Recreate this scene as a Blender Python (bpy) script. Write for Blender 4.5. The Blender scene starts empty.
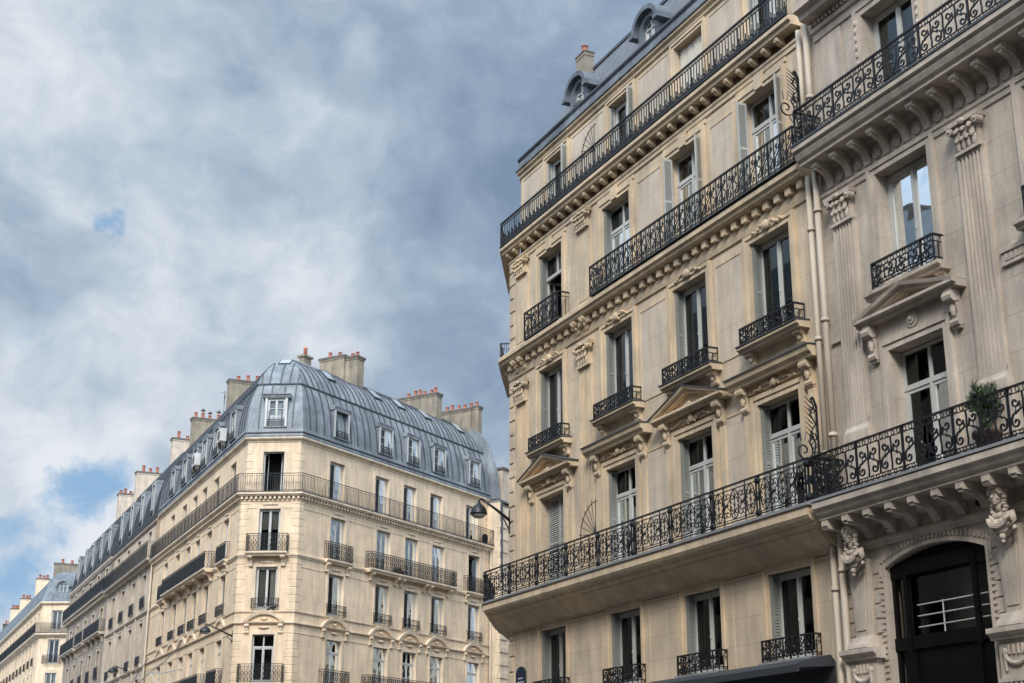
import bpy, bmesh, math, random
from mathutils import Matrix, Vector
R = math.radians
random.seed(7)
sc = bpy.context.scene
C = sc.collection

# ------------------------------------------------------------------ camera, world, sun, exposure
cam_d = bpy.data.cameras.new('camera'); cam = bpy.data.objects.new('camera', cam_d); C.objects.link(cam)
cam_d.sensor_width = 36; cam_d.lens = 50.66; cam_d.clip_end = 5000; cam_d.clip_start = .1
cam.matrix_world = Matrix.Translation((0, 0, 1.6)) @ Matrix.Rotation(math.pi/2 + .31540, 4, 'X') @ Matrix.Rotation(.00214, 4, 'Z')
sc.camera = cam
sc.view_settings.view_transform = 'Standard'; sc.view_settings.look = 'None'
sc.view_settings.gamma = 1; sc.view_settings.use_curve_mapping = False
sc.view_settings.exposure = 0.3
SUN_AZ, SUN_EL = 192, 39            # azimuth measured clockwise from +Y
sun_d = bpy.data.lights.new('sun', 'SUN'); sun = bpy.data.objects.new('sun', sun_d); C.objects.link(sun)
sun_d.energy = 2.3; sun_d.angle = R(15); sun_d.color = (1, .93, .84)
sv = Vector((math.sin(R(SUN_AZ))*math.cos(R(SUN_EL)), math.cos(R(SUN_AZ))*math.cos(R(SUN_EL)), math.sin(R(SUN_EL))))
sun.rotation_euler = sv.to_track_quat('Z', 'Y').to_euler()
W = bpy.data.worlds.new('World'); sc.world = W; W.use_nodes = True
nt = W.node_tree; nt.nodes.clear()
def N(t, **k):
    n = nt.nodes.new(t)
    for a, b in k.items(): setattr(n, a, b)
    return n
def L(a, b): nt.links.new(a, b)
def mathn(op, a, b=None, clamp=False):
    n = N('ShaderNodeMath', operation=op, use_clamp=clamp)
    for i, x in enumerate((a, b)):
        if x is None: continue
        if hasattr(x, 'is_linked') or hasattr(x, 'links'): L(x, n.inputs[i])
        else: n.inputs[i].default_value = x
    return n.outputs[0]
tc = N('ShaderNodeTexCoord'); D = tc.outputs['Generated']
sky = N('ShaderNodeTexSky', sky_type='NISHITA', sun_disc=False); sky.sun_elevation = R(SUN_EL); sky.sun_rotation = R(SUN_AZ)
sky.air_density = 1.2; sky.dust_density = 1.5
# direction warped by a slow noise, so that the cloud edges billow
wn_ = N('ShaderNodeTexNoise'); wn_.inputs['Scale'].default_value = 5; wn_.inputs['Detail'].default_value = 4; wn_.inputs['Roughness'].default_value = .6; L(D, wn_.inputs[0])
w1 = N('ShaderNodeVectorMath', operation='SUBTRACT'); L(wn_.outputs['Color'], w1.inputs[0]); w1.inputs[1].default_value = (.5, .5, .5)
w2 = N('ShaderNodeVectorMath', operation='SCALE'); L(w1.outputs[0], w2.inputs[0]); w2.inputs['Scale'].default_value = .13
DW = N('ShaderNodeVectorMath', operation='ADD'); L(D, DW.inputs[0]); L(w2.outputs[0], DW.inputs[1]); DW = DW.outputs[0]
def noise(scale, detail, rough, off, src=None, zs=1.35, kind='FBM'):
    mp = N('ShaderNodeMapping'); mp.inputs['Location'].default_value = off; mp.inputs['Scale'].default_value = (1, 1, zs); L(src or DW, mp.inputs[0])
    n = N('ShaderNodeTexNoise'); n.noise_type = kind; n.inputs['Scale'].default_value = scale; n.inputs['Detail'].default_value = detail
    n.inputs['Roughness'].default_value = rough; L(mp.outputs[0], n.inputs[0])
    return n.outputs[0]
def sdir(px, py):                     # direction of a cloud feature
    u = (px-512)/1441.; v = (341.5-py)/1441.; p = .3154
    return Vector((u, math.cos(p)-v*math.sin(p), math.sin(p)+v*math.cos(p))).normalized()
def lump(px, py, rad, amp, src=None):           # soft cloud bank standing in a given direction of the sky, its rim torn by the warp
    d = sdir(px, py); vm = N('ShaderNodeVectorMath', operation='DISTANCE'); L(src or DW, vm.inputs[0]); vm.inputs[1].default_value = d
    r = N('ShaderNodeMapRange', interpolation_type='SMOOTHERSTEP'); r.inputs[1].default_value = 0; r.inputs[2].default_value = rad/1441.
    r.inputs[3].default_value = amp; r.inputs[4].default_value = 0; L(vm.outputs['Value'], r.inputs[0]); return r.outputs[0]
def total(xs):
    t = xs[0]
    for x in xs[1:]: t = mathn('ADD', t, x)
    return t
fw = N('ShaderNodeTexNoise'); fw.inputs['Scale'].default_value = 26; fw.inputs['Detail'].default_value = 5; fw.inputs['Roughness'].default_value = .65; L(D, fw.inputs[0])
f1 = N('ShaderNodeVectorMath', operation='SUBTRACT'); L(fw.outputs['Color'], f1.inputs[0]); f1.inputs[1].default_value = (.5, .5, .5)
f2 = N('ShaderNodeVectorMath', operation='SCALE'); L(f1.outputs[0], f2.inputs[0]); f2.inputs['Scale'].default_value = .085
DF = N('ShaderNodeVectorMath', operation='ADD'); L(D, DF.inputs[0]); L(f2.outputs[0], DF.inputs[1]); DF = DF.outputs[0]
n1 = noise(5.0, 7, .56, (3.1, 1.7, 0)); n2 = noise(13, 5, .58, (9.2, 4.4, 2))
bright = total([mathn('MULTIPLY', mathn('SUBTRACT', n1, .5), 1.5), mathn('MULTIPLY', mathn('SUBTRACT', n2, .5), 1.0), .53,
    lump(60, 120, 260, .10), lump(230, 200, 270, .20), lump(60, 400, 240, .22), lump(330, 330, 150, .04), lump(350, 70, 110, -.10), lump(365, 60, 50, .25),
    lump(500, 150, 240, -.40), lump(180, 60, 80, -.18), lump(480, 330, 120, -.02), lump(40, 290, 90, -.24), lump(700, 0, 250, -.3), lump(390, 220, 90, -.14), lump(60, 620, 200, .30), lump(110, 530, 60, .25), lump(300, 110, 60, .15)])
cr = N('ShaderNodeValToRGB'); L(bright, cr.inputs[0])
e = cr.color_ramp.elements; e[0].position = .02; e[0].color = (.195, .275, .39, 1); e[1].position = 1.0; e[1].color = (.74, .78, .83, 1)
m = e.new(.35); m.color = (.30, .39, .51, 1); m = e.new(.68); m.color = (.48, .56, .655, 1)
gap = total([mathn('MULTIPLY', mathn('SUBTRACT', n2, .5), 2.6), mathn('MULTIPLY', mathn('SUBTRACT', n1, .5), -1.2), -.62,
    lump(113, 212, 46, 1.2, DF), lump(25, 285, 90, .75, DF), lump(0, 580, 160, 1.45, DF), lump(100, 480, 80, 1.0, DF), lump(10, 350, 60, .5, DF), lump(175, 560, 70, .55, DF)])
gapc = N('ShaderNodeMapRange', interpolation_type='SMOOTHSTEP'); gapc.inputs[1].default_value = 0; gapc.inputs[2].default_value = .9
gapc.inputs[3].default_value = 0; gapc.inputs[4].default_value = .85; L(gap, gapc.inputs[0])
# brighter overcast behind the camera, where the sun stands in the cloud
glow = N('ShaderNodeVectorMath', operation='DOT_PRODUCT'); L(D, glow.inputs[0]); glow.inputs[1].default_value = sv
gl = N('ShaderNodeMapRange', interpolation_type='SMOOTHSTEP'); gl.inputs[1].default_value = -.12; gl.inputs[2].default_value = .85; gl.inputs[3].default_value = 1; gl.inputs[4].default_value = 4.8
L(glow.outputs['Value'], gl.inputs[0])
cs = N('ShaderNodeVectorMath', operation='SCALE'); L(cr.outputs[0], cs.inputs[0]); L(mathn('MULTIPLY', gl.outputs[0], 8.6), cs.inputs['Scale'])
blue = N('ShaderNodeMix', data_type='RGBA'); blue.inputs[0].default_value = .75; L(sky.outputs[0], blue.inputs[6]); blue.inputs[7].default_value = (1.0, 2.9, 5.4, 1)
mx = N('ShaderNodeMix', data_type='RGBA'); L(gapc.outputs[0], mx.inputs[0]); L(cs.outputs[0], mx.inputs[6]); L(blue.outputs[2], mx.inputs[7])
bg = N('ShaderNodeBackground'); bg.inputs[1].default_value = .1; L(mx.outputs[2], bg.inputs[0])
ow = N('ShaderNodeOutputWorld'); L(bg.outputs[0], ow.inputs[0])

# ------------------------------------------------------------------ materials
MATS = {}
def mat(name, col, rough=.8, metal=0, var=.12, scale=1.5, streak=0, bump=.0, bscale=30, joints=None, spec=.5, col2=None, jc=.3):
    if name in MATS: return MATS[name]
    m = bpy.data.materials.new(name); m.use_nodes = True; t = m.node_tree; b = t.nodes['Principled BSDF']
    b.inputs['Roughness'].default_value = rough; b.inputs['Metallic'].default_value = metal
    b.inputs['Specular IOR Level'].default_value = spec
    tcn = t.nodes.new('ShaderNodeTexCoord'); ob = t.nodes.new('ShaderNodeNewGeometry')
    def nz(sc_, det, vec=(1, 1, 1), ro=.6):
        mp = t.nodes.new('ShaderNodeMapping'); mp.inputs['Scale'].default_value = vec; t.links.new(ob.outputs['Position'], mp.inputs[0])
        n = t.nodes.new('ShaderNodeTexNoise'); n.inputs['Scale'].default_value = sc_; n.inputs['Detail'].default_value = det
        n.inputs['Roughness'].default_value = ro; t.links.new(mp.outputs[0], n.inputs[0]); return n.outputs[0]
    def mr(x, lo, hi, a=.3, c=.7):
        r = t.nodes.new('ShaderNodeMapRange'); t.links.new(x, r.inputs[0]); r.inputs[1].default_value = a; r.inputs[2].default_value = c
        r.inputs[3].default_value = lo; r.inputs[4].default_value = hi; return r.outputs[0]
    def mul(a, bb):
        n = t.nodes.new('ShaderNodeMath'); n.operation = 'MULTIPLY'; t.links.new(a, n.inputs[0])
        if isinstance(bb, float): n.inputs[1].default_value = bb
        else: t.links.new(bb, n.inputs[1])
        return n.outputs[0]
    f = mr(nz(scale, 6), 1-var, 1+var)
    f = mul(f, mr(nz(scale*9, 3), 1-var*.5, 1+var*.5))
    if streak: f = mul(f, mr(nz(3.2, 5, (1, 1, .16), .65), 1-streak, 1+streak*.25, .28, .62))
    jf = None
    if joints:
        br = t.nodes.new('ShaderNodeTexBrick'); br.inputs['Scale'].default_value = 1; br.inputs['Mortar Size'].default_value = .011
        br.inputs['Brick Width'].default_value = joints[0]; br.inputs['Row Height'].default_value = joints[1]; br.inputs['Mortar Smooth'].default_value = .4
        br.inputs['Color1'].default_value = (1, 1, 1, 1); br.inputs['Color2'].default_value = (1-jc*.3, 1-jc*.33, 1-jc*.38, 1); br.inputs['Mortar'].default_value = (1-jc, 1-jc*1.1, 1-jc*1.2, 1)
        mp = t.nodes.new('ShaderNodeMapping'); mp.inputs['Rotation'].default_value = (R(-90), 0, 0)
        sx = t.nodes.new('ShaderNodeSeparateXYZ'); t.links.new(tcn.outputs['Object'], sx.inputs[0])
        cb = t.nodes.new('ShaderNodeCombineXYZ'); t.links.new(sx.outputs[0], cb.inputs[0]); t.links.new(sx.outputs[2], cb.inputs[1])
        t.links.new(cb.outputs[0], br.inputs[0]); jf = br.outputs[0]
    rgb = t.nodes.new('ShaderNodeMix'); rgb.data_type = 'RGBA'; rgb.inputs[6].default_value = (*col, 1)
    rgb.inputs[7].default_value = (*(col2 or [c*.8 for c in col]), 1); t.links.new(mr(nz(scale*.6, 4, ro=.5), 0, 1, .35, .65), rgb.inputs[0])
    vm = t.nodes.new('ShaderNodeVectorMath'); vm.operation = 'SCALE'; t.links.new(rgb.outputs[2], vm.inputs[0]); t.links.new(f, vm.inputs['Scale'])
    out = vm.outputs[0]
    if jf:
        v2 = t.nodes.new('ShaderNodeVectorMath'); v2.operation = 'MULTIPLY'; t.links.new(out, v2.inputs[0]); t.links.new(jf, v2.inputs[1]); out = v2.outputs[0]
    t.links.new(out, b.inputs['Base Color'])
    if bump:
        bm_ = t.nodes.new('ShaderNodeBump'); bm_.inputs['Strength'].default_value = bump; bm_.inputs['Distance'].default_value = .02
        t.links.new(nz(bscale, 5), bm_.inputs['Height']); t.links.new(bm_.outputs[0], b.inputs['Normal'])
    MATS[name] = m; return m
stA = mat('limestone_beige', (.64, .505, .355), streak=.24, bump=.25, joints=(1.3, .52), jc=.2, col2=(.50, .405, .30), var=.08)
stT = mat('limestone_trim', (.65, .50, .325), streak=.26, bump=.3, col2=(.50, .40, .285), var=.08)
stP = mat('limestone_panel', (.60, .50, .39), streak=.22, bump=.2, joints=(2.2, .7), jc=.18, col2=(.51, .42, .33), var=.07)
stB = mat('limestone_grey', (.53, .45, .365), streak=.3, bump=.3, joints=(1.6, .6), jc=.22, col2=(.43, .37, .305), var=.1)
stBt = mat('limestone_grey_trim', (.53, .45, .365), streak=.3, bump=.3, col2=(.42, .355, .29), var=.1)
stC = mat('limestone_cream', (.75, .57, .385), streak=.22, bump=.2, jc=.14, joints=(1.1, .45), col2=(.66, .51, .35), var=.07)
stCt = mat('limestone_cream_trim', (.72, .57, .405), streak=.28, bump=.2, col2=(.60, .48, .35), var=.08)
stD = mat('limestone_weathered', (.56, .46, .35), streak=.25, bump=.2, jc=.14, joints=(1.1, .45), col2=(.47, .38, .30), var=.1)
stDt = mat('limestone_weathered_trim', (.54, .45, .345), streak=.25, bump=.2, col2=(.44, .36, .28), var=.1)
stE = mat('limestone_dark', (.36, .29, .22), streak=.3, bump=.2, jc=.14, joints=(1.1, .45), col2=(.28, .23, .18), var=.14)
stN = mat('pale_render', (.66, .60, .50), streak=.1, var=.06)
zinc = mat('zinc', (.25, .268, .28), rough=.6, metal=.0, spec=.35, var=.24, scale=.9, streak=.35, joints=(.62, 1.9), jc=.3, col2=(.165, .183, .2))
zincA = mat('zinc_weathered', (.165, .185, .205), rough=.6, var=.25, streak=.35, col2=(.11, .125, .14), spec=.3)
seamM = mat('zinc_seam', (.055, .063, .072), rough=.6, var=.1)
zincD = mat('zinc_dark', (.07, .08, .09), rough=.7, metal=.0, var=.2, streak=.2)
lead = mat('lead_edge', (.26, .265, .27), rough=.6, metal=.1, var=.1)
slate = mat('slate', (.125, .13, .145), rough=.65, var=.25, scale=3, bump=.4, bscale=12, joints=(.3, .16))
slateD = mat('slate_dark', (.055, .058, .064), rough=.95, spec=.15, var=.25, scale=3, joints=(.3, .16))
iron = mat('black_iron', (.012, .014, .018), rough=.42, metal=.2, var=.25, spec=.5)
whiteP = mat('white_paint', (.52, .515, .48), rough=.45, var=.04)
greyP = mat('grey_paint', (.38, .37, .34), rough=.5, var=.06)
shutL = mat('shutter_pale', (.42, .42, .385), rough=.6, var=.06)
shut = mat('shutter_grey', (.23, .235, .21), rough=.6, var=.06)
room = mat('dark_room', (.022, .02, .018), rough=.9, var=.3)
curt = mat('curtain', (.20, .18, .155), rough=.95, var=.05)
render_ = mat('chimney_render', (.28, .23, .165), rough=.9, var=.16, streak=.4, col2=(.21, .175, .135))
terra = mat('terracotta', (.42, .155, .095), rough=.8, var=.15)
soot = mat('soot_stone', (.12, .105, .09), rough=.9, var=.2)
pipeM = mat('pipe_paint', (.50, .42, .32), rough=.55, var=.06)
black = mat('black_lacquer', (.003, .003, .0035), rough=.5, var=.1, spec=.15)
awnM = mat('awning_grey', (.035, .037, .042), rough=.7, var=.1)
darkW = mat('dark_wood', (.03, .025, .02), rough=.5)
leaf = mat('leaf', (.035, .06, .02), rough=.6, var=.3, scale=20)
asphalt = mat('asphalt', (.05, .05, .052), rough=.9, bump=.4, bscale=60)
paveM = mat('paving', (.25, .24, .23), rough=.85, joints=None, var=.1)
enamel = mat('blue_enamel', (.01, .013, .055), rough=.3, var=.05)
enamelG = mat('green_enamel', (.02, .06, .04), rough=.3, var=.05)
plastic = mat('offwhite_plastic', (.6, .6, .57), rough=.5, var=.03)
darkpot = mat('brown_pot', (.13, .075, .055), rough=.8)
feather = mat('feather', (.04, .042, .05), rough=.7)
def glassmat(name, ior, tint=(.9, .95, .97)):
    m = bpy.data.materials.new(name); m.use_nodes = True; t = m.node_tree; t.nodes.clear()
    fr = t.nodes.new('ShaderNodeFresnel'); fr.inputs[0].default_value = ior
    nz = t.nodes.new('ShaderNodeTexNoise'); nz.inputs['Scale'].default_value = 1.3; nz.inputs['Detail'].default_value = 1
    g = t.nodes.new('ShaderNodeNewGeometry'); t.links.new(g.outputs['Position'], nz.inputs[0])
    b = t.nodes.new('ShaderNodeBump'); b.inputs['Strength'].default_value = .12; b.inputs['Distance'].default_value = .05; t.links.new(nz.outputs[0], b.inputs['Height'])
    gl_ = t.nodes.new('ShaderNodeBsdfGlossy'); gl_.inputs['Roughness'].default_value = .015; gl_.inputs[0].default_value = (*tint, 1); t.links.new(b.outputs[0], gl_.inputs['Normal'])
    tr = t.nodes.new('ShaderNodeBsdfTransparent'); tr.inputs[0].default_value = (.8, .84, .83, 1)
    mx_ = t.nodes.new('ShaderNodeMixShader'); t.links.new(fr.outputs[0], mx_.inputs[0]); t.links.new(tr.outputs[0], mx_.inputs[1]); t.links.new(gl_.outputs[0], mx_.inputs[2])
    o = t.nodes.new('ShaderNodeOutputMaterial'); t.links.new(mx_.outputs[0], o.inputs[0]); return m
glass = glassmat('window_glass', 1.5)
glassB = glassmat('coated_glass', 1.75)
shopG = glassmat('shop_glass', 1.5); [shopG.node_tree.links.remove(l) for l in list(shopG.node_tree.links) if l.to_socket.name == 'Normal']
skyg = mat('skylight_glass', (.36, .38, .39), rough=.12, var=.05, spec=.9)

# ------------------------------------------------------------------ mesh builder
class MB:
    def __init__(s): s.v = []; s.f = []; s.m = []
    def face(s, pts, m=0):
        i = len(s.v); s.v += [tuple(p) for p in pts]; s.f.append(tuple(range(i, i+len(pts)))); s.m.append(m)
    def raw(s, vs, fs, m=0):
        i = len(s.v); s.v += [tuple(p) for p in vs]; s.f += [tuple(i+a for a in f) for f in fs]; s.m += [m]*len(fs)
    def box(s, x0, x1, y0, y1, z0, z1, m=0):
        s.raw([(x0, y0, z0), (x1, y0, z0), (x1, y1, z0), (x0, y1, z0), (x0, y0, z1), (x1, y0, z1), (x1, y1, z1), (x0, y1, z1)],
              [(0, 3, 2, 1), (4, 5, 6, 7), (0, 1, 5, 4), (1, 2, 6, 5), (2, 3, 7, 6), (3, 0, 4, 7)], m)
    def prof(s, pr, u0, u1, k0=0, k1=0, m=0):          # closed (o, z) polygon swept along the facade, ends mitred
        n = len(pr)
        a = [(u0+k0*o, -o, z) for o, z in pr]; b = [(u1+k1*o, -o, z) for o, z in pr]
        s.raw(a+b, [(i, (i+1) % n, n+(i+1) % n, n+i) for i in range(n)] + [tuple(range(n))[::-1], tuple(range(n, 2*n))], m)
    def sheet(s, pr, u0, u1, k0=0, k1=0, m=0):         # open profile
        for (o0, z0), (o1, z1) in zip(pr, pr[1:]):
            s.face([(u0+k0*o0, -o0, z0), (u1+k1*o0, -o0, z0), (u1+k1*o1, -o1, z1), (u0+k0*o1, -o1, z1)], m)
    def plate(s, poly, y0, y1, m=0):                   # (x, z) outline with thickness in y
        n = len(poly)
        s.raw([(x, y0, z) for x, z in poly]+[(x, y1, z) for x, z in poly],
              [(i, (i+1) % n, n+(i+1) % n, n+i) for i in range(n)]+[tuple(range(n))[::-1], tuple(range(n, 2*n))], m)
    def ribbon(s, pts, w=.014, t=.014, m=0, y=0):      # square iron bar bent in the x-z plane
        P = []
        for i, p in enumerate(pts):
            a = pts[max(i-1, 0)]; b = pts[min(i+1, len(pts)-1)]
            dx, dz = b[0]-a[0], b[1]-a[1]; l = math.hypot(dx, dz) or 1; nx, nz_ = -dz/l*w/2, dx/l*w/2
            P += [(p[0]+nx, y-t/2, p[1]+nz_), (p[0]-nx, y-t/2, p[1]-nz_), (p[0]-nx, y+t/2, p[1]-nz_), (p[0]+nx, y+t/2, p[1]+nz_)]
        F = []
        for i in range(len(pts)-1):
            for j in range(4): F.append((4*i+j, 4*i+(j+1) % 4, 4*i+4+(j+1) % 4, 4*i+4+j))
        e = 4*(len(pts)-1); F += [(0, 3, 2, 1), (e, e+1, e+2, e+3)]
        s.raw(P, F, m)
    def tube(s, pts, r, n=8, m=0):
        pts = [Vector(p) for p in pts]; rs = r if isinstance(r, (list, tuple)) else [r]*len(pts); P = []
        for i, p in enumerate(pts):
            d = (pts[min(i+1, len(pts)-1)]-pts[max(i-1, 0)]).normalized()
            a = d.cross(Vector((0, 0, 1)) if abs(d.z) < .9 else Vector((1, 0, 0))).normalized(); b = d.cross(a)
            P += [p+(a*math.cos(2*math.pi*j/n)+b*math.sin(2*math.pi*j/n))*rs[i] for j in range(n)]
        F = [(n*i+j, n*i+(j+1) % n, n*i+n+(j+1) % n, n*i+n+j) for i in range(len(pts)-1) for j in range(n)]
        F += [tuple(range(n))[::-1], tuple(range(n*(len(pts)-1), n*len(pts)))]
        s.raw(P, F, m)
    def ball(s, c, r, m=0, nu=8, nv=5):
        rx, ry, rz = r if isinstance(r, (tuple, list)) else (r, r, r)
        P = [(c[0], c[1], c[2]+rz)]
        for i in range(1, nv):
            a = math.pi*i/nv
            P += [(c[0]+rx*math.sin(a)*math.cos(2*math.pi*j/nu), c[1]+ry*math.sin(a)*math.sin(2*math.pi*j/nu), c[2]+rz*math.cos(a)) for j in range(nu)]
        P.append((c[0], c[1], c[2]-rz)); F = [(0, 1+j, 1+(j+1) % nu) for j in range(nu)]
        for i in range(nv-2): F += [(1+i*nu+j, 1+(i+1)*nu+j, 1+(i+1)*nu+(j+1) % nu, 1+i*nu+(j+1) % nu) for j in range(nu)]
        k = 1+(nv-2)*nu; F += [(len(P)-1, k+(j+1) % nu, k+j) for j in range(nu)]
        s.raw(P, F, m)
    def lathe(s, pr, c=(0, 0), n=12, m=0):             # (r, z) about a vertical axis
        P = [(c[0]+r*math.cos(2*math.pi*j/n), c[1]+r*math.sin(2*math.pi*j/n), z) for r, z in pr for j in range(n)]
        F = [(n*i+j, n*i+(j+1) % n, n*i+n+(j+1) % n, n*i+n+j) for i in range(len(pr)-1) for j in range(n)]
        F += [tuple(range(n))[::-1], tuple(range(n*(len(pr)-1), n*len(pr)))]
        s.raw(P, F, m)
    def add(s, o, M, m=None):
        i = len(s.v); s.v += [tuple(M @ Vector(p)) for p in o.v]; s.f += [tuple(i+a for a in f) for f in o.f]; s.m += o.m if m is None else [m]*len(o.m)
    def mesh(s, name, mats, smooth=False):
        me = bpy.data.meshes.new(name); me.from_pydata(s.v, [], s.f)
        if not isinstance(mats, (list, tuple)): mats = [mats]
        for q in mats: me.materials.append(q)
        me.polygons.foreach_set('material_index', s.m)
        b = bmesh.new(); b.from_mesh(me); bmesh.ops.recalc_face_normals(b, faces=b.faces)
        b.to_mesh(me); b.free()
        if smooth: me.polygons.foreach_set('use_smooth', [True]*len(me.polygons))
        me.update(); return me

class Frame:                          # facade plane: x along it (rightwards from the street), y inward, z up
    def __init__(s, az, d=None, u0=0, at=None):
        a = R(az); s.D = Vector((math.sin(a), math.cos(a))); s.N = Vector((s.D.y, -s.D.x)); s.az = az
        o = s.D*u0 - s.N*d if at is None else Vector(at)
        s.o = o
        s.M = Matrix(((s.D.x, -s.N.x, 0, o.x), (s.D.y, -s.N.y, 0, o.y), (0, 0, 1, 0), (0, 0, 0, 1)))
    def P(s, u, o=0): return s.o + s.D*u + s.N*o
WM = {}
def T(x, y=0, z=0): return Matrix.Translation((x, y, z))
def root(name, label, cat, xy, group=None, z=0):
    o = bpy.data.objects.new(name, None); C.objects.link(o); o.location = (xy[0], xy[1], z); o.empty_display_size = .3
    o['label'] = label; o['category'] = cat
    if group: o['group'] = group
    WM[o] = T(xy[0], xy[1], z); return o
def part(name, me, parent, M, label=None):
    o = bpy.data.objects.new(name, me); C.objects.link(o)
    if parent: o.parent = parent; o.matrix_basis = WM[parent].inverted() @ M
    else: o.matrix_world = M
    WM[o] = M
    if label: o['label'] = label
    return o
def top(name, me, M, label, cat, group=None):
    o = part(name, me, None, M); o['label'] = label; o['category'] = cat
    if group: o['group'] = group
    return o
def struct(name, me, M=Matrix()):
    o = part(name, me, None, M); o['kind'] = 'structure'; return o

# ------------------------------------------------------------------ ironwork
def spiral(cx_, cz_, r0, r1, a0, a1, n=14):
    return [(cx_+(r0+(r1-r0)*i/n)*math.cos(R(a0+(a1-a0)*i/n)), cz_+(r0+(r1-r0)*i/n)*math.sin(R(a0+(a1-a0)*i/n))) for i in range(n+1)]
def rail_mb(kind, Lr, h):
    b = MB(); w = .016
    rb = lambda p, ww=w: b.ribbon(p, ww, ww)
    b.box(0, Lr, -.025, .025, h-.03, h); b.box(0, Lr, -.012, .012, .05, .068)
    if kind == 'bars':                                  # plain balusters with a double top rail
        b.box(0, Lr, -.01, .01, h-.14, h-.125); n = max(2, round(Lr/.125))
        for i in range(n+1):
            x = Lr*i/n; t = .013 if i % 8 == 0 else .008; b.box(x-t, x+t, -t, t, 0, h-.13)
            if i % 2 == 0: b.box(x-.008, x+.008, -.008, .008, h-.13, h)
    elif kind == 'fleuron':                             # A, top floor
        b.box(0, Lr, -.01, .01, h-.13, h-.115); n = max(2, round(Lr/.118))
        for i in range(n+1):
            x = Lr*i/n; t = .014 if i % 8 == 0 else .0085; b.box(x-t, x+t, -t, t, .05 if i % 8 else 0, h-.12)
            if i < n:
                c = x+Lr/n/2; b.ribbon(spiral(c, h-.075, .034, .034, 0, 360, 8), .012, .012)
                if i % 2 == 0:
                    for sg in (-1, 1): rb([(c, .07), (c+sg*.05, .12), (c+sg*.055, .17), (c+sg*.02, .2), (c+sg*.01, .16)], .018)
                    rb([(c, .07), (c, .30)], .02); b.ball((c, 0, .31), (.02, .015, .035), nu=6, nv=4); b.ball((c, 0, .2), (.03, .015, .03), nu=6, nv=4)
                else:
                    for sg in (-1, 1): rb([(c, .07), (c+sg*.045, .1), (c+sg*.03, .14)], .016)
                    rb([(c, .07), (c, .2)], .018); b.ball((c, 0, .21), (.022, .015, .025), nu=6, nv=4)
    elif kind == 'scroll':                              # dense S scrolls between verticals
        n = max(2, round(Lr/.21)); c = Lr/n
        for i in range(n+1): x = c*i; t = .012 if i % 4 else .018; b.box(x-t/1.4, x+t/1.4, -t, t, 0, h)
        for i in range(n):
            x = c*i; f = 1 if i % 2 == 0 else -1; mx_ = x+c/2; q = c*.36; s1, s2 = h*.76, h*.26
            P = [(mx_+f*(a-mx_), z) for a, z in spiral(mx_, s1, .014, q, 540, 180, 14)]+[(mx_-f*q*.7, h*.58), (mx_, h*.5), (mx_+f*q*.7, h*.44)]
            P += [(mx_+f*(a-mx_), z) for a, z in spiral(mx_, s2, q, .014, 0, -360, 14)]
            rb(P, .017); rb([(x, h*.52), (mx_-q*.3, h*.62), (mx_+q*.5, h*.93)], .013); rb([(x+c, h*.48), (mx_+q*.3, h*.38), (mx_-q*.5, h*.1)], .013)
            b.ball((mx_, 0, h*.5), (.026, .016, .03), nu=6, nv=4)
    elif kind == 'panel':                               # A, noble floor: paired posts with bosses and scroll medallions
        b.box(0, Lr, -.01, .01, h-.11, h-.095); b.box(0, Lr, -.01, .01, .1, .112)
        n = max(1, round(Lr/1.6)); c = Lr/n
        for i in range(n+1):
            x = min(max(c*i, .05), Lr-.05)
            for sg in (-1, 1): b.box(x+sg*.045-.012, x+sg*.045+.012, -.014, .014, 0, h)
            for z in (.09, h-.1): b.ball((x, 0, z), (.09, .05, .07), nu=8, nv=5)
            b.ball((x, 0, h*.5), (.03, .03, .09), nu=6, nv=4)
        for i in range(n):
            x0, x1 = c*i+.06, c*(i+1)-.06; ww = (x1-x0)
            for t in (.25, .75): x = x0+ww*t; b.box(x-.008, x+.008, -.008, .008, 0, h); [b.ball((x, 0, z), (.035, .02, .05), nu=6, nv=4) for z in (.12, h-.12)]
            for cxx in (x0+ww*.5, x0+ww*.0+ww*.125, x0+ww*.875):
                rr = ww*.115; mid = (.1+h-.1)/2
                rb([(cxx+rr*.9*math.cos(R(a)), mid+(h*.36)*math.sin(R(a))) for a in range(0, 361, 24)], .015)
                for sx_ in (-1, 1):
                    for sz in (-1, 1):
                        rb([(cxx+sx_*(a-cxx), mid+sz*(z-mid)) for a, z in spiral(cxx+rr*.42, mid+h*.16, .012, rr*.42, 400, 0, 12)]+[(cxx+sx_*rr*.6, mid+sz*h*.03)], .014)
                b.ball((cxx, 0, mid), (.03, .02, .05), nu=6, nv=4); rb([(cxx, .1), (cxx, h-.1)], .012)
            for cxx in (x0+ww*.31, x0+ww*.69):
                mid = h*.5
                for sx_ in (-1, 1):
                    for sz in (-1, 1):
                        P = spiral(cxx+ww*.035, mid+h*.2, .015, ww*.06, 380, -20, 12)
                        P = P+[(cxx+ww*.02, mid+h*.03), (cxx-ww*.05, mid-h*.02)]
                        rb([(cxx+sx_*(a-cxx), mid+sz*(z-mid)) for a, z in P], .015)
    elif kind == 'lyre':                                # B: big open scrolls in ogee cells
        b.box(0, Lr, -.012, .012, h-.13, h-.115); b.box(0, Lr, -.012, .012, .11, .122); n = max(2, round(Lr/.3)); c = Lr/n
        for i in range(n+1):
            x = c*i
            if i % 4 == 0: b.box(x-.016, x+.016, -.018, .018, 0, h)
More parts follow.
